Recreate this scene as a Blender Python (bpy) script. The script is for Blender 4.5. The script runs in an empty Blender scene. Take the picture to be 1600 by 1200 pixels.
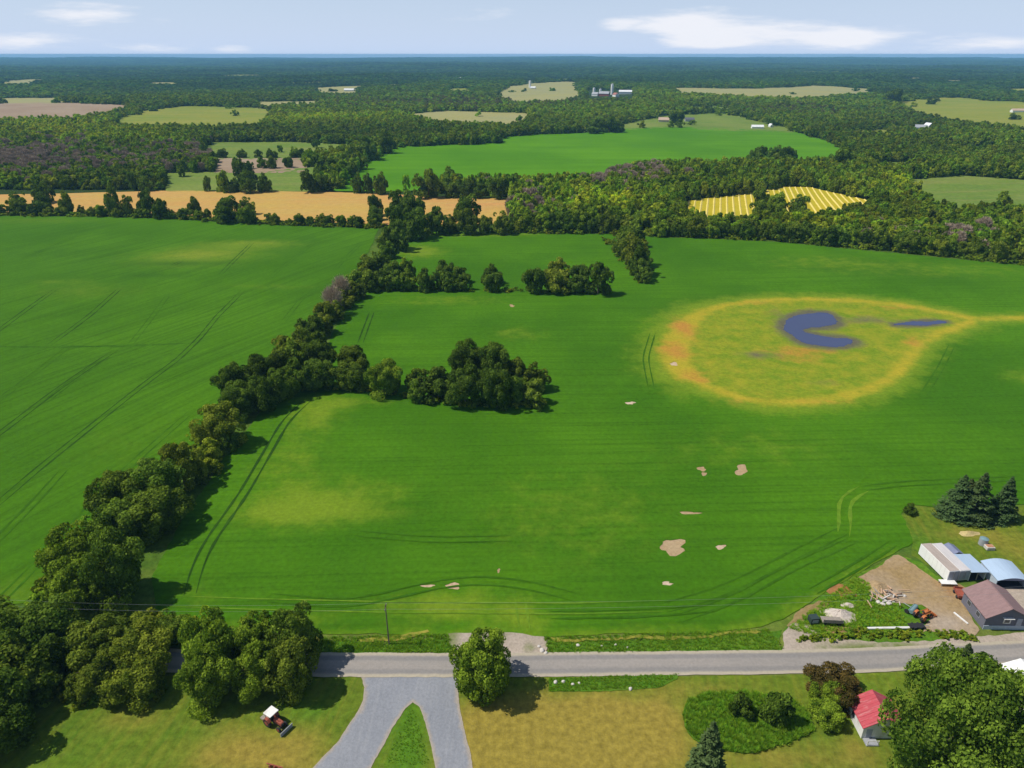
import bpy, math, random
import numpy as np
from mathutils import Vector, geometry

random.seed(7)
RNG = np.random.default_rng(11)
R = math.radians
S = bpy.context.scene
COL = S.collection

# ------------------------------------------------------------------ camera, sky, sun, exposure
CAMZ, F, HORV = 100.0, 1109.0, 85.0
PITCH = math.atan((600 - HORV) / F)
cam_d = bpy.data.cameras.new('camera')
cam = bpy.data.objects.new('camera', cam_d)
COL.objects.link(cam)
cam.location = (0, 0, CAMZ)
cam.rotation_euler = (math.pi / 2 - PITCH, 0, 0)
cam_d.sensor_width = 36
cam_d.lens = F / 1600 * 36
cam_d.clip_start = 0.5
cam_d.clip_end = 120000
S.camera = cam

SUN_EL, SUN_AZ = R(56), R(-90)          # azimuth clockwise from +Y (away from the camera): sun stands to the left
S.view_settings.view_transform = 'Standard'
S.view_settings.look = 'None'
S.view_settings.exposure = 0.0
S.view_settings.gamma = 1.0
S.cycles.use_denoising = True
S.cycles.max_bounces = 6
S.cycles.diffuse_bounces = 3
S.cycles.transmission_bounces = 3
S.cycles.volume_bounces = 1
S.cycles.caustics_reflective = False
S.cycles.caustics_refractive = False


def N(nt, typ, ins=None, **props):
    n = nt.nodes.new(typ)
    for k, v in props.items():
        setattr(n, k, v)
    for k, v in (ins or {}).items():
        s = n.inputs[k]
        if isinstance(v, bpy.types.NodeSocket):
            nt.links.new(v, s)
        else:
            s.default_value = v
    return n


def mathn(nt, op, a, b=0.0, clamp=False):
    return N(nt, 'ShaderNodeMath', {0: a, 1: b}, operation=op, use_clamp=clamp).outputs[0]


def c4(c):
    return (c[0], c[1], c[2], 1.0)


def mixc(nt, f, a, b, blend='MIX'):
    n = N(nt, 'ShaderNodeMix', data_type='RGBA', blend_type=blend)
    for i, v in ((0, f), (6, a), (7, b)):
        if isinstance(v, bpy.types.NodeSocket):
            nt.links.new(v, n.inputs[i])
        else:
            n.inputs[i].default_value = c4(v) if isinstance(v, tuple) else v
    return n.outputs[2]


def sstep(nt, v, lo, hi):
    return N(nt, 'ShaderNodeMapRange', {0: v, 1: lo, 2: hi, 3: 0.0, 4: 1.0}, interpolation_type='SMOOTHSTEP').outputs[0]


def noise(nt, vec, scale, detail=3.0, rough=0.55):
    return N(nt, 'ShaderNodeTexNoise', {'Vector': vec, 'Scale': scale, 'Detail': detail, 'Roughness': rough}).outputs['Fac']


def ray_dir(u, v):
    a = (u - 800) / F
    b = (600 - v) / F
    cp, sp = math.cos(PITCH), math.sin(PITCH)
    return np.array([a, cp + b * sp, -sp + b * cp])


w = bpy.data.worlds.new('World')
S.world = w
w.use_nodes = True
nt = w.node_tree
nt.nodes.clear()
sky = N(nt, 'ShaderNodeTexSky', sky_type='NISHITA', sun_disc=False, sun_elevation=SUN_EL, sun_rotation=SUN_AZ,
        altitude=150.0, air_density=1.0, dust_density=0.6, ozone_density=2.2)
tc = N(nt, 'ShaderNodeTexCoord')
gen = tc.outputs['Generated']
mp = N(nt, 'ShaderNodeMapping', {'Vector': gen, 'Scale': (7.0, 7.0, 46.0)}).outputs[0]
cn = noise(nt, mp, 1.0, 6.0, 0.62)
cover = mathn(nt, 'MULTIPLY', cn, 0.62)
for (u, v, su, sv, amp) in [(1085, 40, 75, 22, 0.27), (1225, 52, 115, 17, 0.25), (1340, 62, 50, 13, 0.24), (150, 24, 85, 14, 0.24),
                            (20, 64, 75, 14, 0.25), (960, 38, 38, 12, 0.2), (1550, 66, 90, 13, 0.23), (370, 77, 35, 7, 0.2),
                            (240, 72, 50, 8, 0.15), (780, 20, 60, 11, 0.15), (1105, 68, 60, 8, 0.14), (600, 14, 40, 8, 0.1)]:
    d0 = Vector(ray_dir(u, v)).normalized()
    df = N(nt, 'ShaderNodeVectorMath', {0: gen, 1: d0}, operation='SUBTRACT').outputs[0]
    sc = N(nt, 'ShaderNodeVectorMath', {0: df, 1: (F / su, F / su, F / sv)}, operation='MULTIPLY').outputs[0]
    l2 = N(nt, 'ShaderNodeVectorMath', {0: sc, 1: sc}, operation='DOT_PRODUCT').outputs['Value']
    g = mathn(nt, 'MULTIPLY', mathn(nt, 'EXPONENT', mathn(nt, 'MULTIPLY', l2, -1.0)), amp)
    cover = mathn(nt, 'ADD', cover, g)
cl = sstep(nt, cover, 0.42, 0.62)
zz = N(nt, 'ShaderNodeSeparateXYZ', {0: gen}).outputs[2]
veil = mathn(nt, 'ADD', mathn(nt, 'MULTIPLY', mathn(nt, 'EXPONENT', mathn(nt, 'MULTIPLY', mathn(nt, 'MAXIMUM', zz, 0.0), -5.0)), 0.89), 0.04)
skyc = mixc(nt, veil, sky.outputs[0], (6.5, 8.0, 10.7))        # pale summer veil, thinning towards the zenith
skyc = mixc(nt, mathn(nt, 'MULTIPLY', cl, 0.85), skyc, (10.2, 10.3, 10.9))
bg = N(nt, 'ShaderNodeBackground', {'Color': skyc, 'Strength': 0.09})
out = N(nt, 'ShaderNodeOutputWorld', {'Surface': bg.outputs[0]})

sd = bpy.data.lights.new('sun', 'SUN')
sd.energy = 4.8
sd.angle = R(0.55)
sd.color = (1.0, 0.95, 0.86)
sun = bpy.data.objects.new('sun', sd)
COL.objects.link(sun)
sdir = Vector((math.sin(SUN_AZ) * math.cos(SUN_EL), math.cos(SUN_AZ) * math.cos(SUN_EL), math.sin(SUN_EL)))
sun.rotation_euler = sdir.to_track_quat('Z', 'Y').to_euler()
sun.location = (-200, 200, 400)


# ------------------------------------------------------------------ terrain height, pixel <-> world
def ss(a, b, x):
    t = np.clip((x - a) / (b - a), 0, 1)
    return t * t * (3 - 2 * t)


def H(x, y):
    x = np.asarray(x, float)
    y = np.asarray(y, float)
    d = np.hypot(x, y)
    near = ss(135, 230, y) * (0.55 * np.sin(x / 41 + 1.1) * np.sin(y / 37 + 0.4) + 0.7 * np.sin(x / 83 + y / 67) + 0.35 * np.sin(y / 22 - x / 60 + 2))
    mid = ss(500, 1700, d) * 6.0 * (np.sin(x / 330 + 0.6) * np.cos(y / 410 + 0.3) + 0.6 * np.sin(x / 190 - y / 260))
    far = ss(2500, 8000, d) * 13.0 * (np.sin(x / 1500 + 1.7) * np.cos(y / 1300) + 0.6 * np.sin(x / 700 + y / 900 + 1))
    ridge = ss(9000, 14500, y + 0.0 * x) * (30 + 6 * np.sin(x / 2600 + 0.4) + 4 * np.sin(x / 1100 + 2.2) + 3 * np.sin(x / 480))
    ridge = ridge + 13 * np.exp(-((x - 1650) / 1000) ** 2) * ss(8000, 12500, y)
    return near + mid + far * (1 - 0.6 * ss(8000, 14000, y)) + ridge - 110 * ss(17000, 26000, y)


def G(u, v):
    """pixel of the photograph -> point on the terrain"""
    d = ray_dir(u, v)
    if d[2] > -1e-4:
        d[2] = -1e-4
    z = 0.0
    for _ in range(14):
        t = min((CAMZ - z) / -d[2], 26000.0)
        x, y = d[0] * t, d[1] * t
        z = 0.5 * z + 0.5 * float(H(x, y))
    return np.array([x, y, float(H(x, y))])


def P(x, y, z):
    """world -> pixel, depth"""
    dz = np.asarray(z, float) - CAMZ
    cp, sp = math.cos(PITCH), math.sin(PITCH)
    dep = y * cp - dz * sp
    up = y * sp + dz * cp
    return 800 + F * x / dep, 600 - F * up / dep, dep


def inpoly(px, py, poly):
    px = np.asarray(px)
    py = np.asarray(py)
    ins = np.zeros(px.shape, bool)
    n = len(poly)
    j = n - 1
    for i in range(n):
        xi, yi = poly[i]
        xj, yj = poly[j]
        c = (yi > py) != (yj > py)
        with np.errstate(divide='ignore', invalid='ignore'):
            ins ^= c & (px < (xj - xi) * (py - yi) / (yj - yi + 1e-12) + xi)
        j = i
    return ins


def polydist(px, py, poly, closed=True):
    px = np.asarray(px, float)
    best = np.full(px.shape, 1e9)
    n = len(poly)
    for i in range(n if closed else n - 1):
        ax, ay = poly[i]
        bx, by = poly[(i + 1) % n]
        dx, dy = bx - ax, by - ay
        t = np.clip(((px - ax) * dx + (py - ay) * dy) / (dx * dx + dy * dy + 1e-12), 0, 1)
        best = np.minimum(best, np.hypot(px - ax - t * dx, py - ay - t * dy))
    return best


def tag(o, label=None, cat=None, group=None, kind=None):
    if label:
        o['label'] = label
    if cat:
        o['category'] = cat
    if group:
        o['group'] = group
    if kind:
        o['kind'] = kind
    return o


def link(name, me, mat=None, parent=None):
    o = bpy.data.objects.new(name, me)
    COL.objects.link(o)
    if mat and me:
        me.materials.clear()
        me.materials.append(mat)
    if parent:
        o.parent = parent
    return o


def empty(name, loc, rz=0.0):
    o = bpy.data.objects.new(name, None)
    COL.objects.link(o)
    o.location = loc
    o.rotation_euler = (0, 0, rz)
    o.empty_display_size = 0.5
    return o


def np_mesh(name, V, Fc, smooth=False):
    me = bpy.data.meshes.new(name)
    V = np.asarray(V, np.float32)
    Fc = np.asarray(Fc, np.int32)
    k = Fc.shape[1]
    me.vertices.add(len(V))
    me.vertices.foreach_set('co', V.ravel())
    me.loops.add(Fc.size)
    me.loops.foreach_set('vertex_index', Fc.ravel())
    me.polygons.add(len(Fc))
    me.polygons.foreach_set('loop_start', np.arange(0, Fc.size, k, dtype=np.int32))
    me.polygons.foreach_set('use_smooth', np.full(len(Fc), smooth, bool))
    me.update(calc_edges=True)
    return me


# ------------------------------------------------------------------ materials
def surf_mat(name, c1, c2, big=0.02, streak=None, angle=0.0, c_streak=None, sk=0.5, fine=1.2, fine_amt=0.3, masks=(), bump=0.25,
             rough=0.95, mnoise=0.12, patch=None):
    """ground-like surface: two tones by large noise, streaks along `angle`, fine mottling, masks from attribute a"""
    m = bpy.data.materials.new(name)
    m.use_nodes = True
    nt = m.node_tree
    nt.nodes.clear()
    co = N(nt, 'ShaderNodeTexCoord').outputs['Object']
    nb = noise(nt, co, big, 4.0, 0.6)
    base = mixc(nt, sstep(nt, nb, 0.32, 0.68), c1, c2)
    rot = N(nt, 'ShaderNodeMapping', {'Vector': co, 'Rotation': (0, 0, -angle)}, vector_type='POINT').outputs[0]
    if streak:
        st = N(nt, 'ShaderNodeVectorMath', {0: rot, 1: (streak[0], streak[1], 0.0)}, operation='MULTIPLY').outputs[0]
        ns = noise(nt, st, 1.0, 4.0, 0.65)
        base = mixc(nt, mathn(nt, 'MULTIPLY', sstep(nt, ns, 0.40, 0.72), sk), base, c_streak)
    wob = mathn(nt, 'MULTIPLY', mathn(nt, 'SUBTRACT', noise(nt, co, 0.16, 5.0, 0.65), 0.5), mnoise * 6)
    if masks:
        at = N(nt, 'ShaderNodeAttribute', attribute_name='a')
        sep = N(nt, 'ShaderNodeSeparateColor', {0: at.outputs['Color']})
        for i, c in enumerate(masks):
            f = sep.outputs[i] if i < 3 else at.outputs['Alpha']
            gate = sstep(nt, f, 0.0, 0.25)
            f2 = mathn(nt, 'ADD', f, mathn(nt, 'MULTIPLY', wob, gate))
            base = mixc(nt, sstep(nt, f2, 0.05, 0.95), base, c)
    nf = noise(nt, co, fine, 5.0, 0.7)
    k = N(nt, 'ShaderNodeMapRange', {0: nf, 1: 0.25, 2: 0.75, 3: 1 - fine_amt, 4: 1 + fine_amt}).outputs[0]
    base = N(nt, 'ShaderNodeVectorMath', {0: base, 3: k}, operation='SCALE').outputs[0]
    bs = N(nt, 'ShaderNodeBsdfPrincipled', {'Base Color': base, 'Roughness': rough, 'Specular IOR Level': 0.04})
    if bump:
        b = N(nt, 'ShaderNodeBump', {'Strength': bump, 'Distance': 0.3, 'Height': nf})
        nt.links.new(b.outputs[0], bs.inputs['Normal'])
    N(nt, 'ShaderNodeOutputMaterial', {'Surface': bs.outputs[0]})
    return m


def plain(name, c, rough=0.7, var=0.18, scale=1.5, metal=0.0, stretch=(1, 1, 1), spec=0.3, dirt=None):
    m = bpy.data.materials.new(name)
    m.use_nodes = True
    nt = m.node_tree
    nt.nodes.clear()
    co = N(nt, 'ShaderNodeTexCoord').outputs['Object']
    st = N(nt, 'ShaderNodeVectorMath', {0: co, 1: stretch}, operation='MULTIPLY').outputs[0]
    n = noise(nt, st, scale, 5.0, 0.65)
    k = N(nt, 'ShaderNodeMapRange', {0: n, 1: 0.25, 2: 0.75, 3: 1 - var, 4: 1 + var}).outputs[0]
    col = N(nt, 'ShaderNodeVectorMath', {0: c, 3: k}, operation='SCALE').outputs[0]
    if dirt:
        n2 = noise(nt, st, scale * 0.6, 6.0, 0.7)
        col = mixc(nt, sstep(nt, n2, 0.48, 0.7), col, dirt)
    bs = N(nt, 'ShaderNodeBsdfPrincipled', {'Base Color': col, 'Roughness': rough, 'Metallic': metal, 'Specular IOR Level': spec})
    N(nt, 'ShaderNodeOutputMaterial', {'Surface': bs.outputs[0]})
    return m


def leaf_mat(name, dark, light, instanced, trans=0.28):
    m = bpy.data.materials.new(name)
    m.use_nodes = True
    nt = m.node_tree
    nt.nodes.clear()
    lv = N(nt, 'ShaderNodeAttribute', attribute_name='lv').outputs['Fac']
    col = mixc(nt, lv, dark, light)
    if instanced:
        t = N(nt, 'ShaderNodeAttribute', attribute_name='tint', attribute_type='INSTANCER').outputs['Color']
    else:
        t = N(nt, 'ShaderNodeObjectInfo').outputs['Color']
    col = mixc(nt, 1.0, col, t, 'MULTIPLY')
    d = N(nt, 'ShaderNodeBsdfDiffuse', {'Color': col})
    tr = N(nt, 'ShaderNodeBsdfTranslucent', {'Color': mixc(nt, 1.0, col, (1.15, 1.2, 0.6), 'MULTIPLY')})
    mx = N(nt, 'ShaderNodeMixShader', {0: trans, 1: d.outputs[0], 2: tr.outputs[0]})
    N(nt, 'ShaderNodeOutputMaterial', {'Surface': mx.outputs[0]})
    return m


LEAF = leaf_mat('leaf', (0.036, 0.078, 0.008), (0.235, 0.325, 0.038), False, 0.35)
LEAF_I = leaf_mat('leaf_wood', (0.062, 0.122, 0.008), (0.27, 0.385, 0.030), True, 0.42)
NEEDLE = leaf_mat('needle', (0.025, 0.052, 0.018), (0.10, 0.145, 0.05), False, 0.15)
TWIG = leaf_mat('twig', (0.13, 0.115, 0.095), (0.27, 0.24, 0.20), False, 0.0)
TWIG_I = leaf_mat('twig_wood', (0.13, 0.115, 0.095), (0.27, 0.24, 0.20), True, 0.0)
BARK = plain('bark', (0.11, 0.085, 0.06), 0.95, 0.35, 3.0)

CROP = dict(c1=(0.039, 0.122, 0.0035), c2=(0.064, 0.170, 0.0045))
M_CROP_R = surf_mat('crop_main', CROP['c1'], CROP['c2'], 0.016, (0.010, 0.75), R(2), (0.031, 0.098, 0.0035), 0.65, 0.9, 0.24,
                    [(0.135, 0.21, 0.012), (0.33, 0.275, 0.022), (0.38, 0.185, 0.035), (0.105, 0.10, 0.062)], 0.3, mnoise=0.21)
M_CROP_L = surf_mat('crop_left', (0.042, 0.124, 0.0035), (0.063, 0.166, 0.0045), 0.013, (0.010, 0.45), R(62), (0.032, 0.096, 0.0035), 0.8, 0.9, 0.2,
                    [(0.11, 0.185, 0.011), (0.18, 0.22, 0.02), (0.026, 0.085, 0.006)], 0.3)
M_CROP_F = surf_mat('crop_far', (0.060, 0.180, 0.0035), (0.090, 0.235, 0.005), 0.007, (0.004, 0.06), R(3), (0.050, 0.150, 0.0035), 0.5, 0.3, 0.12, (), 0.1)
M_GROUND = surf_mat('rough_grass', (0.04675, 0.1062, 0.0119), (0.09775, 0.1573, 0.0187), 0.03, (0.05, 0.3), R(5), (0.1445, 0.1615, 0.02975), 0.35, 0.8, 0.4,
                    [(0.0255, 0.04675, 0.0102), (0.17, 0.187, 0.0425), (0.2295, 0.17, 0.085)], 0.8)
M_LAWN = surf_mat('lawn_grass', (0.076, 0.132, 0.0112), (0.116, 0.164, 0.0144), 0.05, (0.05, 0.8), R(80), (0.17, 0.168, 0.0208), 0.55, 0.8, 0.42,
                  [(0.24, 0.188, 0.0336), (0.06, 0.16, 0.0096), (0.044, 0.104, 0.0112)], 0.6)
M_TAN = surf_mat('tan_stubble', (0.44, 0.29, 0.070), (0.47, 0.245, 0.085), 0.009, (0.006, 0.12), R(2), (0.41, 0.315, 0.10), 0.5, 0.25, 0.14, (), 0.1)
M_YEL = surf_mat('yellow_hay', (0.37, 0.315, 0.018), (0.42, 0.33, 0.022), 0.02, None, 0, None, 0, 0.5, 0.16, (), 0.1)
M_BROWN = surf_mat('ploughed', (0.255, 0.1785, 0.119), (0.306, 0.2295, 0.1615), 0.008, (0.004, 0.1), R(4), (0.2805, 0.2125, 0.119), 0.5, 0.2, 0.15, (), 0.1)
M_MEADOW = surf_mat('meadow', (0.105, 0.1762, 0.02625), (0.1575, 0.21, 0.0375), 0.012, (0.008, 0.06), R(5), (0.2025, 0.2025, 0.06), 0.5, 0.3, 0.25, (), 0.2)
M_OLIVE = surf_mat('olive_field', (0.16, 0.208, 0.028), (0.216, 0.224, 0.036), 0.006, (0.004, 0.05), R(5), (0.264, 0.24, 0.048), 0.5, 0.2, 0.15, (), 0.1)
M_PALE = surf_mat('pale_field', (0.2805, 0.2635, 0.0935), (0.255, 0.255, 0.1105), 0.006, (0.004, 0.05), R(3), (0.34, 0.289, 0.136), 0.5, 0.2, 0.15, (), 0.1)
M_DIRT = surf_mat('dirt', (0.2805, 0.1955, 0.08925), (0.34, 0.2465, 0.1445), 0.09, (0.12, 0.6), R(35), (0.306, 0.2125, 0.085), 0.5, 1.2, 0.25,
                  [(0.102, 0.1445, 0.0255), (0.357, 0.289, 0.221), (0.306, 0.1445, 0.051)], 0.9)
M_GRAVEL = surf_mat('gravel', (0.4048, 0.3344, 0.2728), (0.3344, 0.2816, 0.22), 0.15, None, 0, None, 0, 2.0, 0.22, [(0.1144, 0.1584, 0.0264)], 0.7)
M_DRIVE = surf_mat('crushed_stone', (0.2422, 0.2507, 0.272), (0.2125, 0.2227, 0.2465), 0.12, (0.08, 1.2), R(88), (0.2805, 0.2848, 0.2975), 0.5, 2.2, 0.16,
                   [(0.34, 0.289, 0.2295)], 0.5)
M_ROAD = surf_mat('chip_seal', (0.2932, 0.2635, 0.2338), (0.255, 0.2338, 0.2125), 0.05, (0.02, 1.3), 0.0, (0.2295, 0.2125, 0.1955), 0.45, 2.0, 0.13,
                  [(0.374, 0.3272, 0.2465), (0.2125, 0.1997, 0.187)], 0.25)
M_SOIL = surf_mat('bare_soil', (0.34, 0.238, 0.1275), (0.391, 0.289, 0.17), 0.12, None, 0, None, 0, 1.4, 0.25, (), 0.8)
M_SOILW = surf_mat('bleached_soil', (0.522, 0.414, 0.306), (0.432, 0.297, 0.18), 0.15, None, 0, None, 0, 1.4, 0.25, (), 0.8)
M_TRACK = surf_mat('wheel_rut', (0.018, 0.055, 0.006), (0.028, 0.078, 0.007), 0.06, None, 0, None, 0, 0.6, 0.35, (), 0.3)
M_TRACKF = surf_mat('faint_rut', (0.031, 0.097, 0.004), (0.042, 0.122, 0.005), 0.06, None, 0, None, 0, 0.6, 0.3, (), 0.3)
M_TRACKY = surf_mat('yellowed_rut', (0.085, 0.185, 0.011), (0.12, 0.21, 0.014), 0.06, None, 0, None, 0, 0.6, 0.3, (), 0.3)


# ------------------------------------------------------------------ sheets laid over the terrain
def ragged(poly, ds, amp, seed):
    """resample a world polygon, wobble the outline"""
    rg = np.random.default_rng(seed)
    pts = []
    n = len(poly)
    ph = rg.uniform(0, 6.28, 4)
    s = 0.0
    for i in range(n):
        a = np.array(poly[i][:2])
        b = np.array(poly[(i + 1) % n][:2])
        L = np.linalg.norm(b - a)
        k = max(1, int(L / ds))
        nrm = np.array([-(b - a)[1], (b - a)[0]]) / (L + 1e-9)
        for j in range(k):
            t = j / k
            q = a + (b - a) * t
            sl = s + L * t
            o = 0.45 * math.sin(sl / (ds * 5.1) + ph[0]) + 0.35 * math.sin(sl / (ds * 2.3) + ph[1]) + 0.4 * rg.uniform(-1, 1)
            pts.append(q + nrm * o * amp)
        s += L
    return pts


def smooth_poly(poly, it=2):
    p = [np.array(q[:2], float) for q in poly]
    for _ in range(it):
        r = []
        for i in range(len(p)):
            a, b = p[i], p[(i + 1) % len(p)]
            r += [a * 0.75 + b * 0.25, a * 0.25 + b * 0.75]
        p = r
    return p


def sheet(name, poly, step, off, mat, ds=None, amp=0.4, attr=None, skirt=0.0, holes=(), seed=1, px=True, smooth=0, label=None, hfun=H):
    wp = [G(u, v)[:2] for u, v in poly] if px else [np.array(q[:2], float) for q in poly]
    if smooth:
        wp = smooth_poly(wp, smooth)
    ds = ds or step
    bd = ragged(wp, ds, amp, seed)
    bnd = np.array(bd)
    rg = np.random.default_rng(seed + 100)
    x0, y0 = bnd.min(0)
    x1, y1 = bnd.max(0)
    gx, gy = np.meshgrid(np.arange(x0, x1, step), np.arange(y0, y1, step))
    gx = (gx + rg.uniform(-.3, .3, gx.shape) * step).ravel()
    gy = (gy + rg.uniform(-.3, .3, gy.shape) * step).ravel()
    ok = inpoly(gx, gy, bd) & (polydist(gx, gy, bd) > step * 0.45)
    hl = []
    for h in holes:
        ok &= ~(inpoly(gx, gy, h) | (polydist(gx, gy, h) < 0.25 * step))
        hl.append(h)
    vs = [Vector((p[0], p[1])) for p in bd]
    n = len(vs)
    edges = [(i, (i + 1) % n) for i in range(n)]
    for h in hl:
        s = len(vs)
        vs += [Vector((p[0], p[1])) for p in h]
        edges += [(s + i, s + (i + 1) % len(h)) for i in range(len(h))]
    vs += [Vector((a, b)) for a, b in zip(gx[ok], gy[ok])]
    V2, _, T, _, _, _ = geometry.delaunay_2d_cdt(vs, edges, [], 1, 1e-4, False)
    V = np.array([(q.x, q.y) for q in V2])
    T = np.array([t[:3] for t in T], np.int32)
    cx = V[T].mean(1)
    T = T[inpoly(cx[:, 0], cx[:, 1], bd)]
    if hl:
        cx = V[T].mean(1)
        bad = np.zeros(len(T), bool)
        for h in hl:
            bad |= inpoly(cx[:, 0], cx[:, 1], h)
        T = T[~bad]
    z = hfun(V[:, 0], V[:, 1]) + off
    W = np.column_stack([V, z])
    a, b, c = W[T[:, 0]], W[T[:, 1]], W[T[:, 2]]
    flip = np.cross(b - a, c - a)[:, 2] < 0
    T[flip] = T[flip][:, ::-1]
    if skirt:
        e = np.concatenate([T[:, [0, 1]], T[:, [1, 2]], T[:, [2, 0]]])
        key = np.sort(e, 1)
        _, idx, cnt = np.unique(key, axis=0, return_index=True, return_counts=True)
        be = e[idx[cnt == 1]]
        s = len(W)
        lowv = W.copy()
        lowv[:, 2] -= skirt
        used, inv = np.unique(be, return_inverse=True)
        inv = inv.reshape(be.shape)
        W = np.vstack([W, lowv[used]])
        l0 = s + inv[:, 0]
        l1 = s + inv[:, 1]
        T = np.vstack([T, np.column_stack([be[:, 1], be[:, 0], l0]), np.column_stack([be[:, 1], l0, l1])])
    me = np_mesh(name, W, T, smooth=False)
    if attr:
        A = np.zeros((len(W), 4), np.float32)
        A[:, 3] = 1
        q = np.clip(attr(W[:, 0], W[:, 1]), 0, 1)
        A[:, :q.shape[1]] = q
        la = me.attributes.new('a', 'FLOAT_COLOR', 'POINT')
        la.data.foreach_set('color', A.ravel())
    o = link(name, me, mat)
    tag(o, label, kind='structure')
    return o


def ribbon(name, pts, width, off, mat, parent=None, step=3.0, seed=0, attr=False, jitter=0.05, taper=False):
    """flat strip along world points"""
    P2 = [np.array(p[:2], float) for p in pts]
    c = []
    for i in range(len(P2) - 1):
        L = np.linalg.norm(P2[i + 1] - P2[i])
        k = max(1, int(L / step))
        for j in range(k):
            c.append(P2[i] + (P2[i + 1] - P2[i]) * j / k)
    c.append(P2[-1])
    c = np.array(c)
    for _ in range(3):
        c[1:-1] = (c[:-2] + 2 * c[1:-1] + c[2:]) / 4
    t = np.gradient(c, axis=0)
    t /= np.linalg.norm(t, axis=1)[:, None] + 1e-9
    nr = np.column_stack([-t[:, 1], t[:, 0]])
    rg = np.random.default_rng(seed)
    wv = width / 2 * (1 + rg.uniform(-1, 1, len(c)) * jitter)
    if taper:
        k = np.linspace(0, 1, len(c))
        wv = wv * np.clip(np.minimum(k, 1 - k) * 8, 0.15, 1)
    fr = [-1, -0.86, -0.62, -0.45, -0.22, 0, 0.22, 0.45, 0.62, 0.86, 1] if attr else [-1, 1]
    V, A = [], []
    for f in fr:
        q = c + nr * (f * wv)[:, None]
        V.append(np.column_stack([q, H(q[:, 0], q[:, 1]) + off]))
        A.append(np.tile([1.0 if abs(f) > 0.8 else 0.0, 0.75 if 0.3 < abs(f) < 0.7 else 0.0, 0], (len(c), 1)))
    m = len(c)
    V = np.vstack(V)
    Fc = []
    for a in range(len(fr) - 1):
        i = np.arange(m - 1)
        Fc.append(np.column_stack([a * m + i, a * m + i + 1, (a + 1) * m + i + 1, (a + 1) * m + i])[:, ::-1])
    me = np_mesh(name, V, np.vstack(Fc))
    if attr:
        A4 = np.ones((len(V), 4), np.float32)
        A4[:, :3] = np.vstack(A)
        me.attributes.new('a', 'FLOAT_COLOR', 'POINT').data.foreach_set('color', A4.ravel())
    o = link(name, me, mat, parent)
    return o


def gauss(x, y, u, v, rx, ry, rot=0.0):
    p = G(u, v)
    c, s = math.cos(rot), math.sin(rot)
    dx, dy = x - p[0], y - p[1]
    return np.exp(-(((dx * c + dy * s) / rx) ** 2 + ((-dx * s + dy * c) / ry) ** 2))


# ------------------------------------------------------------------ ground to the horizon
def axis(near0, near1, st, far0, far1, grow):
    a = list(np.arange(near0, near1 + 0.1, st))
    s = st
    while a[-1] < far1:
        s *= grow
        a.append(a[-1] + s)
    s = st
    while a[0] > far0:
        s *= grow
        a.insert(0, a[0] - s)
    return np.array(a)


xs = axis(-260, 260, 4.0, -24000, 24000, 1.032)
ys = axis(40, 460, 4.0, -1500, 23000, 1.022)
gx, gy = np.meshgrid(xs, ys)
gz = H(gx, gy)
nx, ny = len(xs), len(ys)
ii = np.arange(nx * ny).reshape(ny, nx)
Fq = np.column_stack([ii[:-1, :-1].ravel(), ii[:-1, 1:].ravel(), ii[1:, 1:].ravel(), ii[1:, :-1].ravel()])
me = np_mesh('ground', np.column_stack([gx.ravel(), gy.ravel(), gz.ravel()]), Fq, True)
A = np.ones((nx * ny, 4), np.float32)
dd = np.hypot(gx, gy).ravel()
A[:, 0] = ss(380, 520, dd)                # woodland floor beyond the fields
A[:, 1] = (0.5 * ss(86, 92, gy) * (1 - ss(100, 112, gy))).ravel()
A[:, 2] = 0
me.attributes.new('a', 'FLOAT_COLOR', 'POINT').data.foreach_set('color', A.ravel())
ground = tag(link('ground', me, M_GROUND), 'rough grassy ground running out to the wooded horizon', kind='structure')

# ------------------------------------------------------------------ crop fields
LEFT_PX = [(-330, 330), (0, 337), (180, 339), (430, 352), (592, 357), (575, 395), (545, 440), (500, 490), (455, 540), (400, 598), (350, 650),
           (318, 690), (265, 722), (185, 775), (115, 865), (70, 925), (35, 945), (-60, 955), (-420, 960)]
MAIN_PX = [(250, 988), (238, 905), (278, 820), (325, 758), (362, 700), (402, 650), (450, 605), (510, 545), (530, 500), (562, 455), (598, 430),
           (620, 395), (652, 362), (800, 363), (945, 366), (1010, 370), (1210, 378), (1400, 396), (1600, 415), (1900, 450), (1950, 780),
           (1600, 788), (1480, 794), (1425, 790), (1408, 803), (1424, 848), (1398, 866), (1340, 896), (1290, 926), (1240, 956), (1190, 980),
           (1100, 990), (1000, 992), (850, 994), (800, 988), (740, 988), (640, 994), (520, 992), (420, 988)]
RING = [(1045, 580), (1040, 545), (1058, 508), (1100, 482), (1180, 468), (1300, 467), (1400, 474), (1470, 487), (1530, 499), (1500, 512), (1445, 530),
        (1422, 560), (1400, 590), (1340, 618), (1260, 631), (1190, 631), (1130, 615), (1080, 596)]
RING_W = smooth_poly([G(*q)[:2] for q in RING], 2)
RING_W = RING_W[::2]

POND = [[(1228, 500), (1245, 492), (1270, 488), (1295, 490), (1308, 500), (1303, 510), (1285, 512), (1262, 512), (1252, 518), (1270, 524), (1300, 527), (1330, 530),
         (1335, 537), (1310, 542), (1275, 541), (1250, 535), (1234, 522), (1224, 510)],
        [(1390, 508), (1420, 503), (1465, 501), (1480, 503), (1465, 507), (1420, 510)]]
POND_W = [smooth_poly([G(*q)[:2] for q in p], 1) for p in POND]


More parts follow.
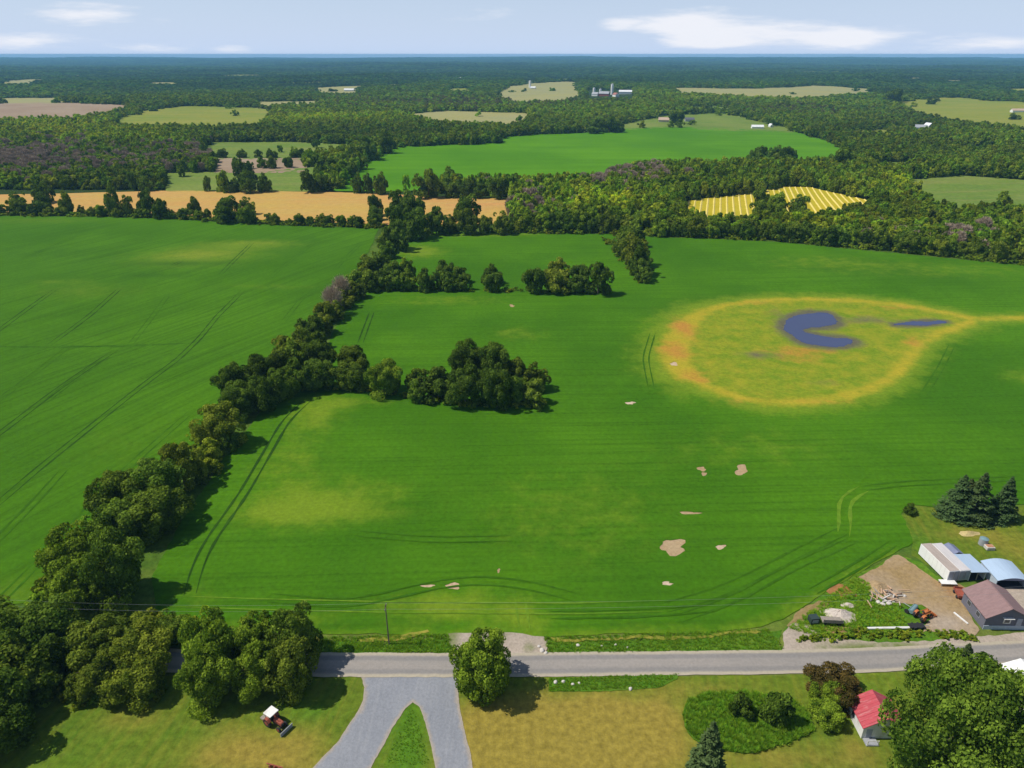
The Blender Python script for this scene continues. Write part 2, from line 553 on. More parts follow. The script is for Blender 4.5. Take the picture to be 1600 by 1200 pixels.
def main_attr(x, y):
    d = polydist(x, y, RING_W)
    ins = inpoly(x, y, RING_W)
    sd_ = np.where(ins, -d, d)
    u, v, _ = P(x, y, H(x, y))
    leftw = ss(1130, 1050, u)
    inner = ss(2.0, -3.0, sd_)
    halo = np.where(ins, 1.0, np.exp(-(d / (9.0 + 4 * leftw)) ** 2)) * 0.95
    wring = 3.2 + 4.6 * leftw
    rq = np.abs((sd_ + 0.5 + 4.0 * leftw) / wring)
    ring = (np.exp(-rq ** 2) * (1 - leftw) + np.exp(-rq ** 4) * leftw) * (0.80 + 0.1 * leftw)
    tail = np.exp(-(polydist(x, y, [G(1530, 499)[:2], G(1600, 497)[:2], G(1700, 500)[:2]], False) / 3.0) ** 2)
    ring = np.maximum(ring, 0.75 * tail)
    halo = np.maximum(halo, np.exp(-(polydist(x, y, [G(1530, 499)[:2], G(1600, 497)[:2], G(1700, 500)[:2]], False) / 7.0) ** 2))
    ring = np.maximum(ring, 0.34 * inner)
    orange = (0.85 * gauss(x, y, 1068, 512, 5, 11) + 0.8 * gauss(x, y, 1055, 548, 6, 9) + 0.6 * gauss(x, y, 1085, 590, 6, 6)
              + 0.5 * gauss(x, y, 1430, 535, 5, 6) + 0.4 * gauss(x, y, 1240, 560, 12, 6) + 0.55 * gauss(x, y, 1260, 548, 14, 4)
              + 0.35 * gauss(x, y, 1150, 628, 12, 3) + 0.3 * gauss(x, y, 1300, 628, 12, 3) + 0.35 * gauss(x, y, 1400, 482, 14, 4)
              + 0.3 * gauss(x, y, 1180, 474, 14, 4))
    g1 = (0.75 * gauss(x, y, 495, 648, 8, 10) + 0.45 * gauss(x, y, 545, 628, 16, 5) + 0.5 * gauss(x, y, 455, 715, 10, 12) + 0.55 * gauss(x, y, 540, 775, 16, 9)
          + 0.6 * gauss(x, y, 480, 803, 16, 6) + 0.4 * gauss(x, y, 430, 790, 9, 9) + 0.85 * gauss(x, y, 700, 948, 13, 4.5) + 0.7 * gauss(x, y, 460, 975, 7, 3)
          + 0.35 * gauss(x, y, 900, 800, 26, 22) + 0.3 * gauss(x, y, 1180, 700, 30, 14) + 0.6 * gauss(x, y, 815, 970, 6, 5)
          + 0.9 * gauss(x, y, 655, 393, 14, 14) + 0.6 * gauss(x, y, 760, 367, 40, 7) + 0.45 * gauss(x, y, 810, 522, 12, 8) + 0.4 * gauss(x, y, 700, 470, 30, 9)
          + 0.35 * gauss(x, y, 1280, 408, 30, 14) + 0.5 * gauss(x, y, 1600, 590, 8, 9) + 0.35 * gauss(x, y, 1450, 420, 60, 18)
          + 0.35 * gauss(x, y, 310, 925, 7, 6))
    edge = 0.55 * np.exp(-(polydist(x, y, [G(*q)[:2] for q in [(250, 988), (420, 988), (640, 994), (850, 994), (1100, 990), (1190, 980), (1290, 926), (1398, 866)]], False) / 2.2) ** 2)
    dp = np.minimum(polydist(x, y, POND_W[0]), polydist(x, y, POND_W[1]) * 1.6)
    mud = np.where(inpoly(x, y, POND_W[0]) | inpoly(x, y, POND_W[1]), 1.0, 0.95 * np.exp(-(dp / 4.2) ** 2))
    mud = np.maximum(mud, 0.6 * gauss(x, y, 1190, 556, 9, 4) + 0.55 * gauss(x, y, 1350, 500, 14, 5) + 0.5 * gauss(x, y, 1225, 500, 6, 14) + 0.3 * gauss(x, y, 1285, 598, 7, 3))
    return np.column_stack([np.maximum(np.maximum(halo, g1), edge), ring, orange, mud])


def left_attr(x, y):
    g1 = (0.75 * gauss(x, y, 310, 400, 38, 26) + 0.7 * gauss(x, y, 390, 382, 30, 12) + 0.4 * gauss(x, y, 130, 455, 30, 14) + 0.4 * gauss(x, y, 60, 345, 50, 14)
          + 0.35 * gauss(x, y, 420, 448, 30, 5) + 0.35 * gauss(x, y, 90, 440, 16, 5) + 0.25 * gauss(x, y, 200, 690, 20, 20) + 0.5 * gauss(x, y, 40, 930, 12, 8))
    g2 = 0.55 * gauss(x, y, 310, 398, 26, 12) + 0.4 * gauss(x, y, 400, 380, 18, 6)
    g3 = 0.55 * gauss(x, y, 290, 412, 40, 6) + 0.5 * gauss(x, y, 230, 430, 22, 8) + 0.35 * gauss(x, y, 60, 395, 50, 22) + 0.3 * gauss(x, y, 250, 560, 40, 22)
    return np.column_stack([g1, g2, g3])


def blob(u, v, wpx, hpx, seed, n=22):
    """ragged bare patch outline in world space from a pixel box"""
    rg = np.random.default_rng(seed)
    ph = rg.uniform(0, 6.28, 3)
    r = []
    for i in range(n):
        a = 2 * math.pi * i / n
        k = 1 + 0.2 * math.sin(2 * a + ph[0]) + 0.16 * math.sin(3 * a + ph[1]) + 0.1 * math.sin(5 * a + ph[2]) + rg.uniform(-.1, .1)
        r.append(G(u + math.cos(a) * k * wpx / 2, v + math.sin(a) * k * hpx / 2)[:2])
    return r


PATCH = [(1051, 855, 46, 22, M_SOIL), (1096, 733, 14, 7, M_SOIL), (1100, 741, 10, 5, M_SOIL), (1158, 735, 20, 15, M_SOIL), (1078, 802, 30, 5, M_SOIL), (1126, 855, 16, 7, M_SOILW),
         (1042, 912, 18, 6, M_SOILW), (708, 916, 26, 9, M_SOILW), (668, 916, 20, 5, M_SOILW), (985, 630, 14, 5, M_SOILW), (1053, 569, 14, 5, M_SOILW),
         (800, 478, 8, 4, M_SOIL), (779, 892, 5, 7, M_SOIL)]
HOLES = []
for i, (u, v, a, b, m) in enumerate(PATCH):
    hb = blob(u, v, a, b, 40 + i)
    HOLES.append(hb)

crop_main = sheet('crop_field', MAIN_PX, 2.4, 0.13, M_CROP_R, ds=1.6, amp=0.5, attr=main_attr, skirt=0.15, holes=HOLES, seed=3,
                  label='big green crop field with the yellow ring and muddy pool')
crop_left = sheet('crop_field', LEFT_PX, 3.2, 0.13, M_CROP_L, ds=2.0, amp=0.6, attr=left_attr, skirt=0.15, seed=4,
                  label='bright green crop field striped by wheel tracks beyond the hedgerow')
for i, (u, v, a, b, m) in enumerate(PATCH):
    hb = blob(u, v, a * 1.15, b * 1.2, 40 + i)
    sheet('bare_soil', hb, 1.5, 0.03, m, ds=1.2, amp=0.1, px=False, seed=60 + i, label='bare tan soil patch showing through the green crop')
# shallow pool
M_WATER = bpy.data.materials.new('pool_water')
M_WATER.use_nodes = True
wn = M_WATER.node_tree
wb = wn.nodes['Principled BSDF']
wb.inputs['Base Color'].default_value = (0.05, 0.06, 0.125, 1)
wb.inputs['Roughness'].default_value = 0.12
wb.inputs['IOR'].default_value = 1.33
wco = N(wn, 'ShaderNodeTexCoord').outputs['Object']
wbm = N(wn, 'ShaderNodeBump', {'Strength': 0.25, 'Distance': 0.1, 'Height': noise(wn, wco, 0.5, 4.0)})
wn.links.new(wbm.outputs[0], wb.inputs['Normal'])
for i, pw in enumerate(POND_W):
    sheet('pond', pw, 3.0, 0.165, M_WATER, ds=0.9, amp=1.1, px=False, seed=70 + i, label=['shallow blue pool of standing water in the crop', 'thin arm of standing water in the crop'][i])


TRK = [0]


def track_pair(px, parent, mat=None, gap=2.0, width=0.5, faint=False):
    c = np.array([G(*q)[:2] for q in px])
    t = np.gradient(c, axis=0)
    t /= np.linalg.norm(t, axis=1)[:, None]
    nr = np.column_stack([-t[:, 1], t[:, 0]])
    TRK[0] += 1
    for s in (-1, 1):
        ribbon('wheel_track', c + nr * s * gap / 2, width, 0.150 + 0.003 * TRK[0], mat or (M_TRACKF if faint else M_TRACK), parent, 3.0, random.randint(0, 999), jitter=0.45, taper=True)


for px, fa in [([(-40, 545), (0, 515), (45, 482), (88, 452)], 0), ([(75, 541), (142, 492), (190, 449)], 0), ([(202, 541), (262, 462)], 1),
               ([(-40, 818), (0, 785), (60, 733), (170, 645), (277, 563), (311, 530), (340, 494), (381, 453)], 0), ([(-40, 705), (0, 678), (75, 620), (182, 547)], 0),
               ([(442, 504), (470, 468), (518, 438)], 1), ([(345, 429), (394, 380)], 0), ([(424, 432), (491, 380)], 1), ([(-40, 980), (60, 880), (193, 737), (302, 641)], 1),
               ([(60, 637), (160, 563)], 1), ([(-20, 640), (60, 580), (110, 540)], 1), ([(34, 405), (130, 365)], 1), ([(-40, 880), (40, 800), (100, 735)], 1),
               ([(520, 425), (565, 380)], 1), ([(270, 415), (285, 408)], 0)]:
    track_pair(px, crop_left, faint=bool(fa))
ribbon('wheel_track', [G(u, v) for u, v in [(-60, 542), (80, 543), (200, 541), (310, 536)]], 2.0, 0.144, M_TRACKF, crop_left, 4.0, 5, jitter=0.5, taper=True)
for px, kw in [([(297, 930), (303, 900), (323, 853), (380, 773), (447, 657), (482, 625)], dict(gap=2.3, width=0.65)), ([(563, 537), (581, 488)], {}),
               ([(1040, 950), (1120, 928), (1185, 898), (1260, 858), (1318, 830)], dict(faint=True, gap=2.6)), ([(1060, 968), (1150, 935), (1240, 885), (1330, 846)], dict(faint=True)),
               ([(1318, 836), (1328, 822), (1318, 803), (1312, 788), (1330, 772), (1350, 764)], dict(mat=M_TRACKY, gap=2.6, width=0.7)),
               ([(1350, 764), (1400, 757), (1480, 753), (1600, 748)], dict(faint=True)), ([(1487, 540), (1470, 575), (1440, 622)], dict(faint=True)),
               ([(1270, 925), (1340, 885), (1395, 850)], dict(gap=1.8, faint=True)), ([(260, 940), (400, 945), (620, 950), (900, 952), (1040, 948)], dict(mat=M_TRACKY, width=0.35, gap=3.0)),
               ([(820, 985), (817, 955), (812, 935)], dict(mat=M_TRACKY, width=0.5)), ([(420, 935), (540, 945), (600, 935), (660, 918), (740, 905), (830, 915), (900, 935)], dict(faint=True, gap=2.4)),
               ([(860, 962), (1000, 960), (1120, 950)], dict(faint=True)), ([(560, 835), (680, 845), (800, 842)], dict(faint=True, width=0.35)),
               ([(1018, 610), (1008, 560), (1020, 520)], dict(faint=True))]:
    track_pair(px, crop_main, **kw)

# ------------------------------------------------------------------ far fields
FAR = [  # name, polygon, material, step, label
    ('crop_field', [(518, 299), (560, 262), (612, 230), (780, 224), (784, 215), (830, 210), (900, 208), (985, 201), (1050, 198), (1180, 203), (1245, 207), (1292, 220), (1337, 238),
                    (1332, 262), (1245, 268), (1000, 268), (930, 290), (800, 298), (640, 300)], M_CROP_F, 9, 'large bright green field among the woods'),
    ('stubble_field', [(-60, 306), (60, 304), (250, 299), (420, 299), (580, 303), (795, 312), (800, 350), (620, 352), (430, 346), (180, 334), (-60, 330)], M_TAN, 6, 'long tan stubble field behind the hedgerow'),
    ('meadow', [(308, 236), (330, 222), (450, 222), (562, 226), (555, 240), (520, 252), (310, 250)], M_MEADOW, 9, 'narrow light green strip field beside the dark wood'),
    ('ploughed_field', [(335, 248), (480, 248), (480, 271), (335, 271)], M_BROWN, 8, 'small brown ploughed field between two green strips'),
    ('meadow', [(255, 271), (320, 269), (400, 269), (480, 263), (520, 259), (505, 290), (480, 300), (260, 300)], M_MEADOW, 8, 'light green meadow above the tan stubble field'),
    ('hay_field', [(165, 193), (215, 175), (270, 167), (390, 168), (425, 172), (430, 182), (420, 204), (300, 206), (180, 202)], M_OLIVE, 14, 'olive yellow field behind the light green wood'),
    ('ploughed_field', [(-80, 161), (215, 166), (190, 179), (110, 194), (-80, 197)], M_BROWN, 16, 'wide brown ploughed field before the far woods'),
    ('hay_field', [(-80, 155), (130, 153), (90, 163), (-80, 160)], M_PALE, 16, 'thin pale strip beyond the brown field'),
    ('hay_field', [(620, 180), (700, 174), (830, 177), (838, 187), (800, 203), (700, 201), (640, 190)], M_PALE, 14, 'pale dry field in front of grey woodland'),
    ('hay_field', [(768, 152), (790, 136), (850, 129), (905, 128), (918, 150), (880, 164), (800, 166)], M_PALE, 16, 'dry tan hill field near the white silo'),
    ('hay_field', [(1062, 316), (1175, 302), (1225, 293), (1265, 293), (1345, 311), (1378, 320), (1300, 350), (1100, 356), (1066, 342)], M_YEL, 5, 'golden hay field with cut windrows'),
    ('hay_field', [(1040, 138), (1180, 139), (1270, 134), (1370, 140), (1376, 151), (1250, 160), (1180, 156), (1050, 150)], M_PALE, 18, 'pale field on the far rise'),
    ('meadow', [(1385, 163), (1450, 153), (1500, 153), (1600, 160), (1720, 165), (1720, 212), (1600, 212), (1480, 193), (1420, 178)], M_OLIVE, 14, 'sloping yellow green pasture by the far farm'),
    ('meadow', [(1415, 282), (1500, 275), (1600, 282), (1740, 290), (1740, 345), (1600, 342), (1460, 336), (1420, 305)], M_MEADOW, 7, 'unkempt pale green meadow between woods'),
    ('meadow', [(1310, 205), (1400, 202), (1395, 218), (1330, 218)], M_OLIVE, 10, 'small clearing by the white farmhouse'),
    ('meadow', [(905, 207), (985, 190), (1050, 180), (1130, 176), (1190, 190), (1240, 202), (1240, 208), (1180, 206), (1050, 200), (985, 203)], M_MEADOW, 10, 'grassy yards around the far houses'),
    ('meadow', [(1350, 252), (1430, 253), (1425, 275), (1352, 270)], M_MEADOW, 9, 'little grassy gap in the right wood'),
    ('hay_field', [(480, 138), (575, 134), (562, 151), (490, 150)], M_PALE, 18, 'pale far field by the white sheds'),
    ('hay_field', [(395, 160), (510, 158), (505, 169), (400, 170)], M_PALE, 18, 'thin pale far field behind the olive field'),
    ('hay_field', [(0, 126), (72, 123), (60, 134), (-20, 136)], M_PALE, 25, 'far pale clearing on the plain'),
    ('hay_field', [(1405, 123), (1450, 120), (1445, 126), (1410, 128)], M_PALE, 25, 'far pale clearing in the wooded plain'),
    ('hay_field', [(1470, 126), (1520, 124), (1515, 129), (1475, 130)], M_PALE, 25, 'far pale clearing towards the horizon'),
    ('hay_field', [(590, 132), (660, 131), (650, 136), (595, 137)], M_PALE, 25, 'far pale clearing behind the sheds'),
    ('hay_field', [(1240, 112), (1330, 111), (1320, 115), (1250, 115)], M_OLIVE, 40, 'far olive clearing under the horizon'),
    ('hay_field', [(330, 118), (420, 117), (410, 121), (340, 121)], M_OLIVE, 40, 'far olive clearing in the blue woods'),
    ('hay_field', [(90, 118), (150, 117), (140, 121), (95, 122)], M_PALE, 40, 'far pale clearing near the hazy skyline'),
    ('hay_field', [(440, 129), (520, 127), (510, 132), (445, 133)], M_OLIVE, 30, 'far olive strip beyond the white sheds'),
    ('hay_field', [(690, 140), (745, 137), (740, 146), (700, 147)], M_OLIVE, 20, 'small olive clearing among the hedges of the plain'),
    ('hay_field', [(210, 131), (290, 129), (280, 134), (215, 135)], M_PALE, 30, 'far pale strip in the wooded plain'),
    ('hay_field', [(1560, 139), (1680, 137), (1680, 145), (1570, 146)], M_OLIVE, 20, 'far olive pasture behind the sloping pasture'),
    ('hay_field', [(1060, 167), (1130, 165), (1150, 175), (1070, 177)], M_MEADOW, 14, 'small meadow behind the far houses'),
    ('hay_field', [(1500, 230), (1570, 232), (1560, 243), (1505, 241)], M_MEADOW, 10, 'small bright gap in the right-hand woods'),
    ('hay_field', [(850, 124), (905, 123), (903, 127), (852, 128)], M_OLIVE, 25, 'far olive clearing behind the silo'),
]
FAR_W = []
windrow_field = None
for i, (nm, poly, m, st, lb) in enumerate(FAR):
    o = sheet(nm, poly, st, 0.5 if st < 12 else 1.0, m, ds=st * 0.7, amp=st * 0.18, seed=200 + i, label=lb)
    FAR_W.append([G(u, v)[:2] for u, v in poly])
    if 'windrows' in lb:
        windrow_field = (o, FAR_W[-1])
# windrows of cut hay: low ridges, each a part of that field
M_WIND = plain('windrow_hay', (0.62, 0.50, 0.13), 0.95, 0.2, 0.8)
fo, fw = windrow_field
fwp = np.array(fw)
dirv = np.array([0.26, 0.965])
nrm = np.array([dirv[1], -dirv[0]])
s0, s1 = (fwp @ nrm).min(), (fwp @ nrm).max()
t0, t1 = (fwp @ dirv).min(), (fwp @ dirv).max()
for s in np.arange(s0 + 2, s1, 4.6):
    tt = np.arange(t0, t1, 2.0)
    q = nrm * s + dirv * tt[:, None]
    ok = inpoly(q[:, 0], q[:, 1], fw)
    if ok.sum() < 4:
        continue
    q = q[ok]
    wv = 0.75 * (1 + RNG.uniform(-.25, .25, len(q)))
    zb = H(q[:, 0], q[:, 1]) + 0.5
    V = np.vstack([np.column_stack([q - nrm * wv[:, None], zb]), np.column_stack([q, zb + 0.5]), np.column_stack([q + nrm * wv[:, None], zb])])
    m = len(q)
    i = np.arange(m - 1)
    Fc = np.vstack([np.column_stack([a * m + i, a * m + i + 1, (a + 1) * m + i + 1, (a + 1) * m + i])[:, ::-1] for a in (0, 1)])
    link('windrow', np_mesh('windrow', V, Fc), M_WIND, fo)

# ------------------------------------------------------------------ road, drive, lawns, yards
def lawn_attr(x, y):
    dry = (1.0 * gauss(x, y, 860, 1150, 16, 9) + 0.7 * gauss(x, y, 965, 1190, 9, 8) + 0.9 * gauss(x, y, 760, 1190, 8, 9) + 0.85 * gauss(x, y, 430, 1185, 11, 6)
           + 0.45 * gauss(x, y, 200, 1125, 6, 3) + 0.4 * gauss(x, y, 330, 1165, 6, 5) + 0.5 * gauss(x, y, 960, 1115, 12, 4) + 0.5 * gauss(x, y, 1240, 1190, 18, 4)
           + 0.5 * gauss(x, y, 1590, 1060, 6, 4) + 0.45 * gauss(x, y, 1040, 1130, 4, 6) + 0.35 * gauss(x, y, 1100, 1075, 12, 2) + 0.5 * gauss(x, y, 1335, 1165, 3, 3))
    gr = (0.8 * gauss(x, y, 640, 1170, 5, 14) + 0.55 * gauss(x, y, 480, 1110, 6, 3) + 0.5 * gauss(x, y, 300, 1150, 7, 2.0) + 0.4 * gauss(x, y, 120, 1180, 8, 8)
          + 0.35 * gauss(x, y, 1380, 1070, 8, 4) + 0.3 * gauss(x, y, 1300, 1150, 6, 5))
    return np.column_stack([dry, gr, 0 * x])


LAWN_PX = [(-250, 1062), (0, 1060), (300, 1056), (600, 1058), (900, 1058), (1200, 1056), (1400, 1050), (1600, 1040), (1850, 1028), (2100, 1400), (1200, 1480), (400, 1480), (-500, 1420)]
lawn = sheet('lawn', LAWN_PX, 2.2, 0.04, M_LAWN, ds=1.5, amp=0.2, attr=lawn_attr, seed=31, label='mown lawns with dry golden patches below the road')
ROAD_C = [(-420, 1012), (-150, 1022), (60, 1028), (270, 1033), (500, 1039), (760, 1040), (1000, 1037), (1200, 1035), (1330, 1033), (1450, 1027), (1600, 1020), (1800, 1008), (2100, 985)]
road = ribbon('road', [G(*q) for q in ROAD_C], 5.6, 0.14, M_ROAD, None, 1.5, 1, True, 0.04)
tag(road, 'pale grey two-lane country road crossing below the fields', kind='structure')
DRIVE_PX = [(562, 1052), (715, 1052), (716, 1075), (719, 1110), (728, 1150), (740, 1205), (760, 1300), (700, 1300), (682, 1205), (668, 1140), (655, 1106), (645, 1098), (633, 1108),
            (612, 1140), (578, 1205), (530, 1300), (430, 1300), (484, 1205), (528, 1158), (555, 1120), (567, 1095), (569, 1075)]


def drive_attr(x, y):
    wp = [G(*q)[:2] for q in DRIVE_PX]
    d = polydist(x, y, wp)
    return np.column_stack([0.9 * np.exp(-(d / 0.45) ** 2), 0 * x, 0 * x])


sheet('driveway', DRIVE_PX, 0.9, 0.10, M_DRIVE, ds=0.5, amp=0.12, attr=drive_attr, seed=32, label='forked blue grey crushed stone driveway around a grass island')
# verge strips with taller grass
M_VERGE = surf_mat('verge_grass', (0.052, 0.145, 0.009), (0.085, 0.175, 0.012), 0.08, (0.08, 0.7), 0.0, (0.15, 0.19, 0.022), 0.45, 1.1, 0.4, (), 0.9)
sheet('verge', [(296, 1001), (420, 999), (505, 1002), (600, 1005), (680, 999), (706, 1004), (712, 1021), (600, 1021), (500, 1019), (296, 1012)], 1.5, 0.09, M_VERGE, ds=0.8, amp=0.4, seed=33, label='grass verge between road and crop by the pole')
sheet('verge', [(850, 1002), (1000, 1000), (1200, 985), (1225, 985), (1215, 1005), (1222, 1016), (1050, 1020), (860, 1021)], 1.5, 0.09, M_VERGE, ds=0.8, amp=0.4, seed=34, label='grass verge between road and crop by the gravel patch')
sheet('verge', [(160, 985), (240, 994), (294, 999), (294, 1013), (160, 1008)], 1.5, 0.09, M_VERGE, ds=0.8, amp=0.3, seed=37, label='grass verge behind the roadside trees')
sheet('verge', [(858, 1060), (1000, 1056), (1060, 1054), (1058, 1062), (1030, 1075), (980, 1080), (858, 1081)], 1.2, 0.12, M_VERGE, ds=0.7, amp=0.2, seed=35, label='deep green unmown strip in the roadside ditch')
BED_PX = [(1068, 1120), (1072, 1098), (1100, 1085), (1160, 1082), (1230, 1090), (1262, 1115), (1272, 1142), (1235, 1162), (1180, 1178), (1130, 1175), (1090, 1160), (1072, 1140)]
sheet('rough_bed', BED_PX, 1.2, 0.30, M_VERGE, ds=0.7, amp=0.25, seed=36, skirt=0.4, smooth=1, label='rounded island of tall unmown grass on the lawn')
M_STRAW = surf_mat('straw_verge', (0.30, 0.25, 0.05), (0.22, 0.22, 0.03), 0.2, (0.1, 0.8), 0.0, (0.13, 0.17, 0.02), 0.6, 1.0, 0.35, (), 0.7)
for i_, q_ in enumerate([[(560, 1000), (600, 997), (640, 991), (668, 985), (676, 989), (650, 996), (610, 1002), (570, 1004)], [(860, 999), (960, 997), (1080, 994), (1180, 986), (1190, 989), (1090, 998), (960, 1001), (862, 1003)],
                        [(310, 1000), (420, 997), (500, 998), (500, 1001), (420, 1001), (310, 1003)]]):
    sheet('dry_verge', q_, 1.2, 0.20, M_STRAW, ds=0.6, amp=0.45, seed=330 + i_, label=['straw coloured dry grass between pole and crop', 'straw coloured dry grass along the crop beyond the entrance', 'straw coloured dry grass behind the roadside trees'][i_])
sheet('field_entrance', [(700, 990), (745, 982), (800, 986), (845, 990), (858, 1006), (855, 1022), (790, 1024), (715, 1022), (700, 1008)], 1.0, 0.12, M_GRAVEL, ds=0.6, amp=0.5, seed=38,
      attr=lambda x, y: np.column_stack([0.6 * gauss(x, y, 828, 1012, 1.2, 1.2) + 0.7 * gauss(x, y, 705, 998, 2, 4) + 0.5 * gauss(x, y, 780, 990, 3, 2), 0 * x, 0 * x]), label='pale gravel field entrance behind the round tree')
sheet('road_shoulder', [(1222, 1019), (1222, 990), (1235, 975), (1262, 972), (1272, 985), (1300, 1000), (1400, 1004), (1520, 996), (1640, 985), (1640, 998), (1500, 1010), (1330, 1019)], 1.2, 0.11, M_GRAVEL, ds=0.8, amp=0.4,
      seed=39, attr=lambda x, y: np.column_stack([0.7 * gauss(x, y, 1400, 1010, 9, 1.2) + 0.5 * gauss(x, y, 1310, 1012, 7, 1), 0 * x, 0 * x]), label='pale gravel apron where the farmyard meets the road')


def yardlawn_attr(x, y):
    return np.column_stack([0.5 * gauss(x, y, 1585, 860, 6, 9) + 0.4 * gauss(x, y, 1500, 835, 8, 3), 0.6 * gauss(x, y, 1440, 850, 4, 8), 0 * x])


sheet('lawn', [(1408, 806), (1425, 792), (1480, 796), (1600, 790), (1960, 784), (1960, 930), (1700, 960), (1560, 880), (1480, 900), (1425, 868), (1424, 848)], 2.2, 0.05, M_LAWN, ds=1.2, amp=0.4, attr=yardlawn_attr, seed=41,
      label='farmyard lawn below the dark spruces')
sheet('weedy_yard', [(1222, 985), (1290, 926), (1340, 896), (1400, 866), (1440, 880), (1500, 930), (1530, 985), (1520, 1003), (1300, 1006)], 1.6, 0.05, M_VERGE, ds=1.0, amp=0.4, seed=42, label='weedy green ground across the farmyard')


def dirt_attr(x, y):
    return np.column_stack([0.5 * gauss(x, y, 1365, 925, 3, 2), 0.8 * gauss(x, y, 1390, 930, 4, 3) + 0.8 * gauss(x, y, 1480, 975, 6, 4) + 0.5 * gauss(x, y, 1360, 905, 5, 3),
                            0.5 * gauss(x, y, 1485, 918, 3, 4) + 0.4 * gauss(x, y, 1350, 908, 3, 3)])


sheet('dirt_yard', [(1334, 906), (1370, 886), (1402, 868), (1425, 880), (1470, 912), (1500, 912), (1522, 925), (1508, 950), (1530, 985), (1520, 994), (1440, 987), (1462, 960), (1440, 945), (1392, 940), (1365, 928)], 1.3, 0.10, M_DIRT,
      ds=0.8, amp=0.4, attr=dirt_attr, seed=43, label='worn tan dirt yard beside the white trailers')
sheet('dirt_yard', [(1278, 912), (1300, 908), (1325, 918), (1340, 932), (1322, 938), (1296, 928)], 1.0, 0.09, M_DIRT, ds=0.6, amp=0.4, seed=44, attr=lambda x, y: np.column_stack([0 * x, 0 * x, 0.85 + 0 * x]), label='rust brown dead weeds at the crop edge')
sheet('dirt_yard', [(1228, 978), (1240, 960), (1275, 940), (1298, 938), (1290, 950), (1262, 962), (1245, 985)], 1.0, 0.09, M_DIRT, ds=0.6, amp=0.5, seed=45, attr=lambda x, y: np.column_stack([0.4 + 0 * x, 0 * x, 0.3 + 0 * x]), label='dry yellow strip along the crop edge')
sheet('dirt_yard', [(1288, 980), (1345, 981), (1350, 990), (1330, 996), (1292, 992)], 1.0, 0.09, M_DIRT, ds=0.6, amp=0.3, seed=46, attr=lambda x, y: np.column_stack([0 * x, 0 * x, 0.4 + 0 * x]), label='reddish soil strip near the road')
sheet('gravel_yard', [(1560, 918), (1620, 915), (1760, 925), (1760, 990), (1600, 985), (1592, 950), (1565, 935)], 1.5, 0.09, M_GRAVEL, ds=0.9, amp=0.2, seed=47, label='grey gravel yard before the blue carport')
sheet('side_drive', [(1583, 1098), (1640, 1085), (1700, 1210), (1720, 1300), (1612, 1300), (1594, 1210)], 1.5, 0.09, M_GRAVEL, ds=0.9, amp=0.2, seed=48, label='gravel drive beside the big tree')

# ------------------------------------------------------------------ trees
def leaf_quads(p, n, size, aspect, rg, lv):
    k = len(p)
    r = rg.normal(size=(k, 3))
    t = np.cross(n, r)
    t /= np.linalg.norm(t, axis=1)[:, None] + 1e-9
    b = np.cross(n, t)
    s = size[:, None]
    o1 = rg.uniform(-.35, .35, (k, 1))
    V = np.stack([p + t * s, p + b * s * aspect + t * s * o1, p - t * s, p - b * s * aspect + t * s * o1], 1).reshape(-1, 3)
    Fc = np.arange(4 * k).reshape(-1, 4)
    return V, Fc, lv


def leaf_mesh(name, V, Fc, lv, mat):
    me = np_mesh(name, V, Fc)
    me.attributes.new('lv', 'FLOAT', 'FACE').data.foreach_set('value', lv.astype(np.float32))
    me.materials.append(mat)
    return me


def unit(v):
    return v / (np.linalg.norm(v, axis=1)[:, None] + 1e-9)


def broad_crown(seed, nl, ls, npuff, mat, low=0.08, squash=1.0, pr=(0.16, 0.33), lob=1.0):
    rg = np.random.default_rng(seed)
    d = unit(rg.normal(size=(npuff, 3)))
    d[:, 2] = np.where(d[:, 2] < -0.8, -d[:, 2], d[:, 2])
    ph = rg.uniform(0, 6.28, 4)
    az = np.arctan2(d[:, 1], d[:, 0])
    lobe = 1 + lob * (0.17 * np.sin(2 * az + ph[0]) + 0.13 * np.sin(3 * az + ph[1] + 2 * d[:, 2]) + 0.1 * np.sin(4 * d[:, 2] + ph[2]))
    rad = rg.uniform(0.50, 0.84, npuff) * lobe
    c = d * rad[:, None]
    c[: npuff // 4] *= rg.uniform(0.25, 0.75, (npuff // 4, 1))
    pw = rg.uniform(pr[0], pr[1], npuff)
    pl = rg.uniform(0, 1, npuff)
    pick = rg.choice(npuff, nl, p=pw ** 2 / (pw ** 2).sum())
    q = unit(rg.normal(size=(nl, 3)) + 0.75 * d[pick] + np.array([0, 0, 0.25]))
    p = c[pick] + q * (pw[pick] * rg.uniform(0.7, 1.05, nl))[:, None]
    n = unit(q + 0.55 * rg.normal(size=(nl, 3)))
    lv = np.clip(0.55 * pl[pick] + 0.6 * rg.uniform(0, 1, nl) ** 1.5 - 0.05, 0, 1)
    V, Fc, lv = leaf_quads(p, n, ls * rg.uniform(0.6, 1.3, nl), 0.62, rg, lv)
    V[:, :2] /= np.percentile(np.abs(V[:, :2]), 99.0)
    z0, z1 = np.percentile(V[:, 2], 1.0), np.percentile(V[:, 2], 99.8)
    V[:, 2] = low + (1 - low) * (V[:, 2] - z0) / (z1 - z0)
    V[:, 2] = np.maximum(V[:, 2], 0.005)
    return leaf_mesh('crown', V, Fc, lv, mat)


